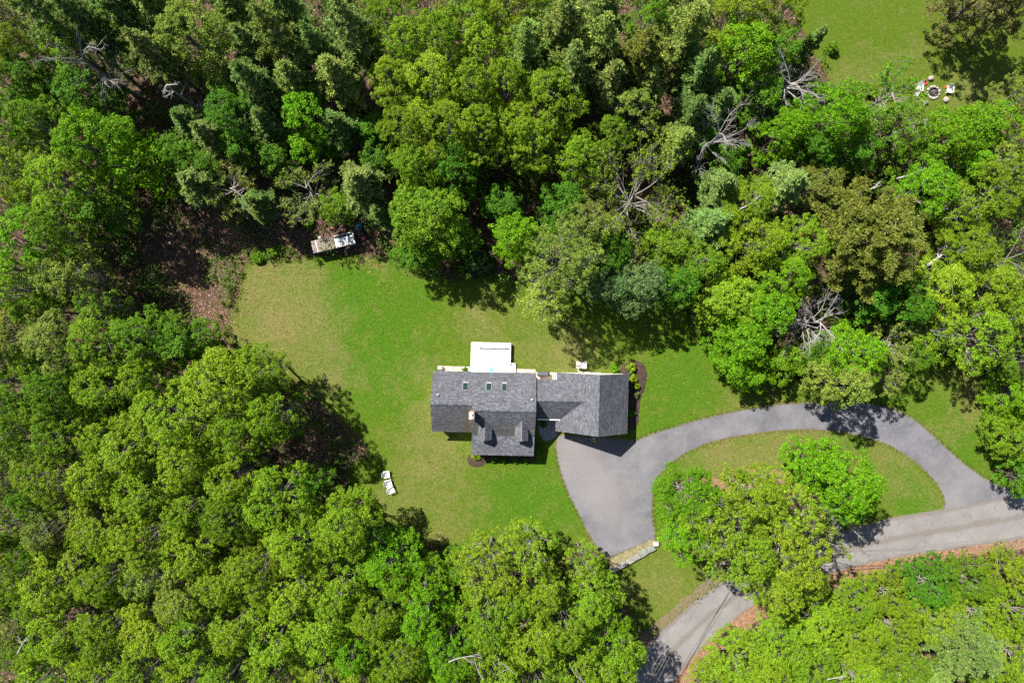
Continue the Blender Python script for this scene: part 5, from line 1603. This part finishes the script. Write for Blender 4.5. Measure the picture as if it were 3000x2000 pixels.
(470, 1440, 72, 'oak', 'oak', 15, 'oak fourth in from the white forked dead limb'),
(560, 1410, 66, 'oak', 'yel', 15, 'lime oak below the reddish pit'),
(650, 1430, 74, 'oak', 'oak', 15, 'broad oak two crowns past the reddish pit'),
(750, 1430, 70, 'oak', 'oak', 15, 'oak in the lower wood straight below the white chairs'),
(830, 1460, 62, 'oak', 'maple', 14, 'green oak beside the one straight below the white chairs'),
(930, 1480, 72, 'oak', 'oak', 15, 'oak over the dark slit in the lower wood'),
(1035, 1480, 72, 'oak', 'maple', 15, 'fresh green oak behind the curled white branches'),
(1140, 1500, 70, 'oak', 'oak', 15, 'oak holding the curled white branches at the bottom edge'),
(50, 1520, 68, 'oak', 'oakd', 14, 'oak in the very bottom corner of the lower wood'),
(150, 1530, 70, 'oak', 'oak', 15, 'oak at the bottom edge next to the corner one'),
(250, 1530, 68, 'oak', 'yel', 15, 'lime oak at the bottom edge, third from the corner'),
(350, 1530, 68, 'oak', 'oak', 15, 'oak at the bottom edge, fourth from the corner'),
(450, 1540, 66, 'oak', 'oak', 15, 'oak at the bottom edge, fifth from the corner'),
(550, 1520, 66, 'oak', 'oak', 15, 'oak at the bottom edge by the dark earth hole'),
(640, 1540, 66, 'oak', 'oak', 15, 'oak at the bottom edge just past the dark earth hole'),
(735, 1530, 70, 'oak', 'yel', 15, 'lime oak at the bottom edge, second past the earth hole'),
(835, 1550, 68, 'oak', 'oak', 15, 'oak at the bottom edge, third past the earth hole'),
(935, 1560, 62, 'oak', 'yel', 15, 'lime oak at the bottom edge, fourth past the earth hole'),
(1040, 1570, 62, 'oak', 'oak', 15, 'oak cut by the bottom edge under the curled white branches'),
(1290, 1600, 60, 'oak', 'oak', 15, 'oak mostly below the bottom edge near the shaded road'),
# --- lower trees that close the canopy between the tall ones
(30, 345, 52, 'oak', 'oakd', 12, 'shaded oak on the edge between the bright green tree and the olive oak'),
(22, 475, 50, 'oak', 'oak', 12, 'small oak on the edge under the olive green one'),
(110, 490, 48, 'maple', 'oakd', 11, 'low green tree tucked under the yellow-green oak near the clearing'),
(100, 235, 46, 'maple', 'mapled', 10, 'shaded small tree between dim edge tree and deep green rounded tree'),
(20, 615, 46, 'oak', 'oakd', 12, 'dim oak filling the edge under the bright one level with the rusty litter'),
(112, 715, 46, 'oak', 'oakd', 12, 'dim oak between the pale blue-tinted tree and the olive oaks'),
(28, 828, 48, 'oak', 'oakd', 13, 'dark oak on the edge under the olive one'),
(105, 835, 46, 'oak', 'oak', 13, 'oak wedged between two olive oaks and the dim pair'),
(18, 932, 46, 'oak', 'oakd', 13, 'dark narrow oak on the edge between two dim ones'),
(112, 940, 46, 'oak', 'oakd', 13, 'dark narrow oak between the four dim oaks'),
(15, 1042, 48, 'oak', 'oakd', 13, 'dark oak at the edge above the white fallen limbs'),
(102, 1142, 48, 'oak', 'oakd', 13, 'dark oak among the twiggy olive trees'),
(15, 1248, 48, 'oak', 'oak', 13, 'oak at the edge one crown under the dark one'),
(105, 1252, 46, 'oak', 'oakd', 13, 'low oak beneath the twiggy tree with the fallen trunk'),
(112, 1360, 46, 'oak', 'oak', 13, 'small oak between the lime one and the white forked limb'),
(16, 1360, 48, 'oak', 'oakd', 13, 'dark oak on the edge above the white forked limb'),
(112, 1480, 46, 'oak', 'oak', 13, 'small oak below the white forked limb'),
(548, 30, 50, 'pine', 'pine', 16, 'pine cut by the top edge beyond the big light green maple'),
(590, 115, 44, 'pine', 'pineb', 15, 'narrow pine against the big light green maple'),
(292, 85, 46, 'maple', 'oakd', 11, 'green undertree between the dark edge pine and the broken trunk'),
(560, 345, 46, 'maple', 'mapled', 10, 'shaded undertree below the mid green oak near the round vivid maple'),
(500, 385, 40, 'maple', 'mapled', 9, 'small undertree behind the grey-twigged budding tree'),
(645, 375, 42, 'maple', 'mapled', 9, 'shaded undertree below the round vivid maple'),
(872, 310, 46, 'maple', 'mapled', 9, 'dark undertree in the black gap beside the oak mass'),
(865, 372, 44, 'maple', 'mapled', 9, 'lower dark undertree between olive pine and the oak mass'),
(1640, 245, 46, 'pine', 'pined', 12, 'dark pine over the black gap near the grey dead tree'),
(1665, 375, 46, 'maple', 'mapled', 9, 'low green tree at the foot of the grey dead tree'),
(1480, 210, 46, 'pine', 'pine', 14, 'soft pine below the yellowest pine on the far side'),
(1960, 350, 52, 'maple', 'mapled', 9, 'dark low tree between the vivid maples below the meadow'),
(2110, 370, 50, 'maple', 'oakd', 9, 'green low tree among the grey dead branches below the fire pit'),
(2090, 820, 40, 'oak', 'oakd', 8, 'small dim tree at the shaded lawn corner beyond the vivid maple'),
]
for row in FOREST:
    plant(*row[:7], tilt=row[7] if len(row) > 7 else None)

# shrubs in the beds (source picture pixels)
def shr(x, y, r, colour, H, label):
    plant(x / 1.27551, y / 1.27551, r / 1.27551, 'shrub', colour, H, label)
shr(1848, 1078, 17, 'yel', 1.1, 'bright lime shrub at the rounded end of the mulch bed')
shr(1851, 1108, 15, 'yel', 1.2, 'lime shrub against the garage, second in the mulch bed')
shr(1862, 1131, 12, 'yel', 1.0, 'lime shrub against the garage, third in the mulch bed')
shr(1860, 1156, 11, 'brown', .9, 'pinkish-leaved shrub against the garage, last sunny one in the mulch bed')
shr(1847, 1210, 15, 'mapled', 1.0, 'dark shrub in the garage shade by the narrow mulch strip')
shr(1800, 1078, 14, 'maple', .8, 'weedy green clump beside the round end of the mulch bed')
shr(1361, 1082, 8, 'maple', .7, 'little round potted shrub by the house wall next to the deck')
shr(1393, 1333, 17, 'yel', .8, 'yellow-green shrub on the small mulch mound at the house corner')
for i, x in enumerate((1445, 1475, 1508, 1540)):
    shr(x, 1345, 13, 'mapled', .7, ('dark shrub under the front eave beside the small mulch mound', 'second dark shrub along the front eave', 'third dark shrub along the front eave', 'dark shrub under the front eave nearest the courtyard')[i])
shr(1578, 1310, 14, 'mapled', .8, 'shaded shrub by the house end of the courtyard')
shr(1590, 1240, 12, 'mapled', .8, 'shaded shrub in the courtyard corner against the house')
shr(1640, 1250, 10, 'mapled', .7, 'shaded shrub in the courtyard beside the garage wall')
shr(1650, 1660, 26, 'brown', 1.4, 'dull purple bush in shade at the lower lawn edge')
shr(1715, 1690, 18, 'brown', 1.2, 'small dull purple bush behind the wall end oak')
shr(760, 752, 24, 'oakd', 1.2, 'low weedy clump at the lawn corner near the shelter')
shr(800, 740, 18, 'maple', 1.0, 'weedy clump between lawn and rusty leaf litter')
shr(905, 655, 22, 'maple', 1.0, 'green sapling clump behind the weathered boards of the shelter')
shr(2170, 1390, 20, 'oakd', 1.3, 'dark little bush on the red leaf bed of the island')

# fallen trunks and white dead limbs
def log(x, y, x2, y2, z, r0, label, forks=2, seed=1):
    a = Vector((*P(x, y, z), z)); b = Vector((*P(x2, y2, z + .6), z + .6))
    r = np.random.default_rng(seed)
    T = Tubes(); L = (b - a).length
    r0 *= .62
    pts = curve(tuple(Vector((0, 0, 0))), tuple(b - a), r, .10, 6)
    T.seg(pts, np.linspace(r0, r0 * .4, 6), 6)
    e = empty('fallen_limb', a, 0, label, 'fallen limb', 'pale dead limbs')
    link('stem', T.mesh('stem', DW), e)
    for k in range(forks):
        T = Tubes()
        i = int(r.integers(2, 5)); d = unit(np.array(b - a) / L + r.normal(size=3) * np.array([.6, .6, .25]))
        q = curve(pts[i], pts[i] + d * L * r.uniform(.25, .5), r, .15, 4)
        T.seg(q, np.linspace(r0 * .5, .015, 4), 5)
        for _ in range(2):
            d2 = unit(d + r.normal(size=3) * .6); T.seg(curve(q[2], q[2] + d2 * L * .18, r, .1, 3), [r0 * .3, .02, .01], 4)
        link('branch', T.mesh('branch', DW), e)
    return e
log(1960, 440, 2020, 418, 8.0, .22, 'broken pale trunk lying above the great olive pine', 2, 3)
log(2130, 610, 2190, 565, 6.5, .30, 'thick dark fallen trunk beyond the great olive pine', 3, 4)
log(2060, 410, 2175, 360, 7.0, .16, 'long tangle of grey dead branches below the big fire-pit maple', 5, 5)
log(40, 1500, 62, 1462, 14.5, .12, 'white forked dead limb poking from the lower wood near the corner', 3, 8)
log(1030, 1520, 1090, 1506, 15, .10, 'curled white branch at the bottom edge of the lower wood', 3, 9)
log(1110, 1560, 1090, 1510, 15, .09, 'second curled white branch at the bottom edge of the lower wood', 2, 10)
log(1180, 1545, 1150, 1520, 15, .09, 'third white branch at the bottom edge, nearest the shaded road', 2, 11)
log(1900, 1560, 1945, 1553, 9, .10, 'white fallen branch at the bottom edge below the slope oaks', 3, 12)
log(1700, 480, 1745, 450, 11, .14, 'pale dead limb through the oak between grey pine and olive oak', 2, 14)

# ------------------------------------------------------------------ ground cover: litter, saplings, blades
NOGO = [LAWN, MEADOW, ROAD, DRIVE]
def scatter(n, keep, seed):
    r = np.random.default_rng(seed)
    x = r.uniform(-64, 64, n); y = r.uniform(-43, 43, n)
    k = np.ones(n, bool)
    for p in NOGO: k &= ~inpoly(x, y, p)
    f = np.sin(x * .31 + 1.7) * np.sin(y * .37 + .4) + .6 * np.sin(x * .83 + y * .61) + r.normal(size=n) * .4
    k &= keep(f)
    return x[k], y[k], r
x, y, r = scatter(60000, lambda f: f > .25, 41)
n = len(x)
C = np.stack([x, y, r.uniform(.05, .7, n) ** 1.5], 1)
C = np.repeat(C, 3, 0) + r.normal(size=(n * 3, 3)) * np.array([.22, .22, .08]); C[:, 2] = np.maximum(C[:, 2], .04)
V, F = leaf_quads(C, unit(np.array([0, 0, 1.]) + r.normal(size=(n * 3, 3)) * .45), r.uniform(.08, .2, n * 3), r)
o = link('undergrowth', mesh_np('undergrowth', V, F, LF)); o.color = (0.070, 0.120, 0.016, 1); o['kind'] = 'stuff'
x, y, r = scatter(70000, lambda f: f < 2, 42)
n = len(x)
V, F = leaf_quads(np.stack([x, y, r.uniform(.015, .05, n)], 1), unit(np.array([0, 0, 1.]) + r.normal(size=(n, 3)) * .3), r.uniform(.05, .15, n), r)
t = NT('dead_leaf'); rnd = t.new("ShaderNodeNewGeometry").outputs["Random Per Island"]
M['dead_leaf'] = t.done(t.bsdf(t.ramp(rnd, [(0, (.05, .032, .024)), (.5, (.16, .095, .065)), (1, (.34, .22, .16))]), .9, .1))
o = link('leaf_litter', mesh_np('leaf_litter', V, F, M['dead_leaf'])); o['kind'] = 'stuff'
# drifts of fresher rust-pink leaves where the sun reaches the floor
r = np.random.default_rng(47); Q = []
for a, b, s_, m_ in ((535, 535, 26, 900), (470, 520, 40, 700), (560, 560, 30, 500), (690, 1000, 60, 2200), (720, 1060, 50, 1500), (640, 920, 30, 600), (620, 570, 60, 700), (900, 555, 30, 700), (850, 590, 30, 400), (1000, 1255, 25, 400), (330, 690, 60, 700), (420, 640, 60, 900), (500, 730, 40, 700), (2260, 840, 40, 500)):
    u_ = r.normal(size=(m_, 2)) * s_ * .6; gx_, gy_ = P(a, b)
    Q.append(np.stack([gx_ + u_[:, 0] * S2, gy_ + u_[:, 1] * S2], 1))
Q = np.concatenate(Q); n = len(Q)
V, F = leaf_quads(np.concatenate([Q, r.uniform(.03, .08, (n, 1))], 1), unit(np.array([0, 0, 1.]) + r.normal(size=(n, 3)) * .35), r.uniform(.035, .085, n), r)
t = NT('rust_leaf'); rnd = t.new("ShaderNodeNewGeometry").outputs["Random Per Island"]
M['rust_leaf'] = t.done(t.bsdf(t.ramp(rnd, [(0, (.14, .062, .035)), (.5, (.27, .145, .095)), (1, (.40, .27, .20))]), .9, .1))
o = link('leaf_drifts', mesh_np('leaf_litter', V, F, M['rust_leaf'])); o['kind'] = 'stuff'
# saplings: small leaf mounds that fill the wood between the trunks
x, y, r = scatter(9000, lambda f: f > -.35, 44)
cx, cy = x / S2 + 1176, 784 - y / S2
bare_ = ((cx > 385) & (cx < 570) & (cy > 470) & (cy < 790)) | ((cx > 590) & (cx < 850) & (cy > 900) & (cy < 1140)) | ((cx > 560) & (cx < 900) & (cy > 500) & (cy < 600)) | ((cx > 1180) & (cy > 1180))
k = ~bare_ | (r.random(len(x)) < .10)
x, y = x[k], y[k]; n = len(x)
hz = r.uniform(.5, 4.2, n); rz_ = r.uniform(.4, 1.2, n); per = 60
d = unit(r.normal(size=(n, per, 3)) + np.array([0, 0, .5]))
C = np.stack([x, y, hz * .6], 1)[:, None, :] + d * np.stack([rz_, rz_, hz * .45], 1)[:, None, :] * r.uniform(.45, 1.05, (n, per, 1))
C = C.reshape(-1, 3); C[:, 2] = np.maximum(C[:, 2], .05)
V, F = leaf_quads(C, unit(d.reshape(-1, 3) * .5 + np.array([0, 0, .5]) + r.normal(size=(n * per, 3)) * .45), r.uniform(.07, .16, n * per), r)
o = link('sapling_undergrowth', mesh_np('undergrowth', V, F, LF)); o.color = (0.070, 0.130, 0.014, 1); o['kind'] = 'stuff'
# ragged brush on the wood side of the lawn rim
LA = np.array(LAWN); OUT = np.array(offset_poly(LAWN, 1.0))
r = np.random.default_rng(45)
i = r.integers(0, len(LA), 900); off = r.uniform(-.25, 1.6, 900)
bx = LA[i, 0] + (OUT[i, 0] - LA[i, 0]) * off; by = LA[i, 1] + (OUT[i, 1] - LA[i, 1]) * off
cx, cy = bx / S2 + 1176, 784 - by / S2
k = (((cx < 1000) & (cy < 900) & ((cx < 720) | (cx > 880))) | ((cy < 900) & (cx > 1000)) | ((cx < 1200) & (cy > 1100)))
for pl in (ROAD, DRIVE): k &= ~inpoly(bx, by, pl)
bx, by = bx[k], by[k]; n = len(bx); per = 36
hz = r.uniform(.2, .9, n); rr_ = r.uniform(.25, .6, n)
d = unit(r.normal(size=(n, per, 3)) + np.array([0, 0, .6]))
C = np.stack([bx, by, hz * .4], 1)[:, None, :] + d * np.stack([rr_, rr_, hz * .6], 1)[:, None, :] * r.uniform(.3, 1.05, (n, per, 1))
C = C.reshape(-1, 3); C[:, 2] = np.maximum(C[:, 2], .04)
V, F = leaf_quads(C, unit(d.reshape(-1, 3) * .5 + np.array([0, 0, .5]) + r.normal(size=(n * per, 3)) * .45), r.uniform(.05, .12, n * per), r)
o = link('brush_undergrowth', mesh_np('undergrowth', V, F, LF)); o.color = (0.080, 0.125, 0.016, 1); o['kind'] = 'stuff'
# fallen leaves and dry specks strewn over the open ground
r = np.random.default_rng(46)
sx = r.uniform(-40, 60, 16000); sy = r.uniform(-40, 12, 16000)
k = inpoly(sx, sy, LAWN) & (r.random(16000) < .25 + .75 * (np.sin(sx * .4 + 1) * np.sin(sy * .5) > .2))
for pl in (ROAD, DRIVE): k &= ~(inpoly(sx, sy, pl) & (r.random(16000) < .93))
hb = (sx > -9.3) & (sx < 13.6) & (sy < .5) & (sy > -13.2); k &= ~hb
sx, sy = sx[k], sy[k]; n = len(sx)
V, F = leaf_quads(np.stack([sx, sy, r.uniform(.03, .05, n)], 1), unit(np.array([0, 0, 1.]) + r.normal(size=(n, 3)) * .3), r.uniform(.03, .075, n), r)
o = link('fallen_leaves', mesh_np('leaf_litter', V, F, M['dead_leaf'])); o['kind'] = 'stuff'
# grass blades along the lawn rims and over the lawn
t = NT('grass_blade'); rnd = t.new("ShaderNodeNewGeometry").outputs["Random Per Island"]
d_ = t.attr('dry'); l_ = t.attr('lush')
gcol = t.mix(l_, (0.070, 0.102, 0.007), (0.038, 0.100, 0.003))
gcol = t.mix(d_, gcol, (0.150, 0.132, 0.048))
gcol = t.mix(1.0, gcol, t.ramp(rnd, [(0, .62), (.8, 1.3), (1, 1.9)]), 'MULTIPLY')
M['grass_blade'] = t.done(t.bsdf(gcol, .8, .15))
r = np.random.default_rng(43)
LA = np.array(LAWN); DA = np.array(VERGE); i = r.integers(0, len(LA), 26000); j = r.integers(0, len(DA), 16000)
ex = r.uniform(-50, 62, 230000); ey = r.uniform(-36, 14, 230000)
gx = np.concatenate([LA[i, 0] + r.normal(size=26000) * .28, DA[j, 0] + r.normal(size=16000) * .10, ex]); gy = np.concatenate([LA[i, 1] + r.normal(size=26000) * .28, DA[j, 1] + r.normal(size=16000) * .10, ey])
k = np.ones(len(gx), bool); k[42000:] = inpoly(ex, ey, LAWN) & ~inpoly(ex, ey, BED)
k &= ~((gx > -8.9) & (gx < 13.3) & (gy < -3.2) & (gy > -12.6))
inner = offset_poly(DRIVE, -.12)
for p in (ROAD, inner): k &= ~inpoly(gx, gy, p)
gx, gy = gx[k], gy[k]; n = len(gx)
a = r.uniform(0, 6.28, n); h = r.uniform(.05, .16, n); w_ = r.uniform(.012, .03, n)
base = np.stack([gx, gy, np.full(n, .0)], 1); side = np.stack([np.cos(a), np.sin(a), np.zeros(n)], 1) * w_[:, None]
tip = base + np.stack([r.normal(size=n) * .10, r.normal(size=n) * .10, h], 1)
V = np.stack([base - side, base + side, tip], 1).reshape(-1, 3)
o = link('grass', mesh_np('grass', V, np.arange(3 * n).reshape(n, 3), M['grass_blade'], vcol={'dry': np.repeat(np.clip(DRY(gx, gy) * 1.25 + r.normal(size=n) * .18 + .35 * np.sin(gx * .9 + 2 * np.sin(gy * .5)) * np.sin(gy * 1.1 + np.sin(gx * .7)) - .05, 0, 1), 3), 'lush': np.repeat(np.clip(LUSH(gx, gy) + r.normal(size=n) * .1, 0, 1), 3)})); o['kind'] = 'stuff'
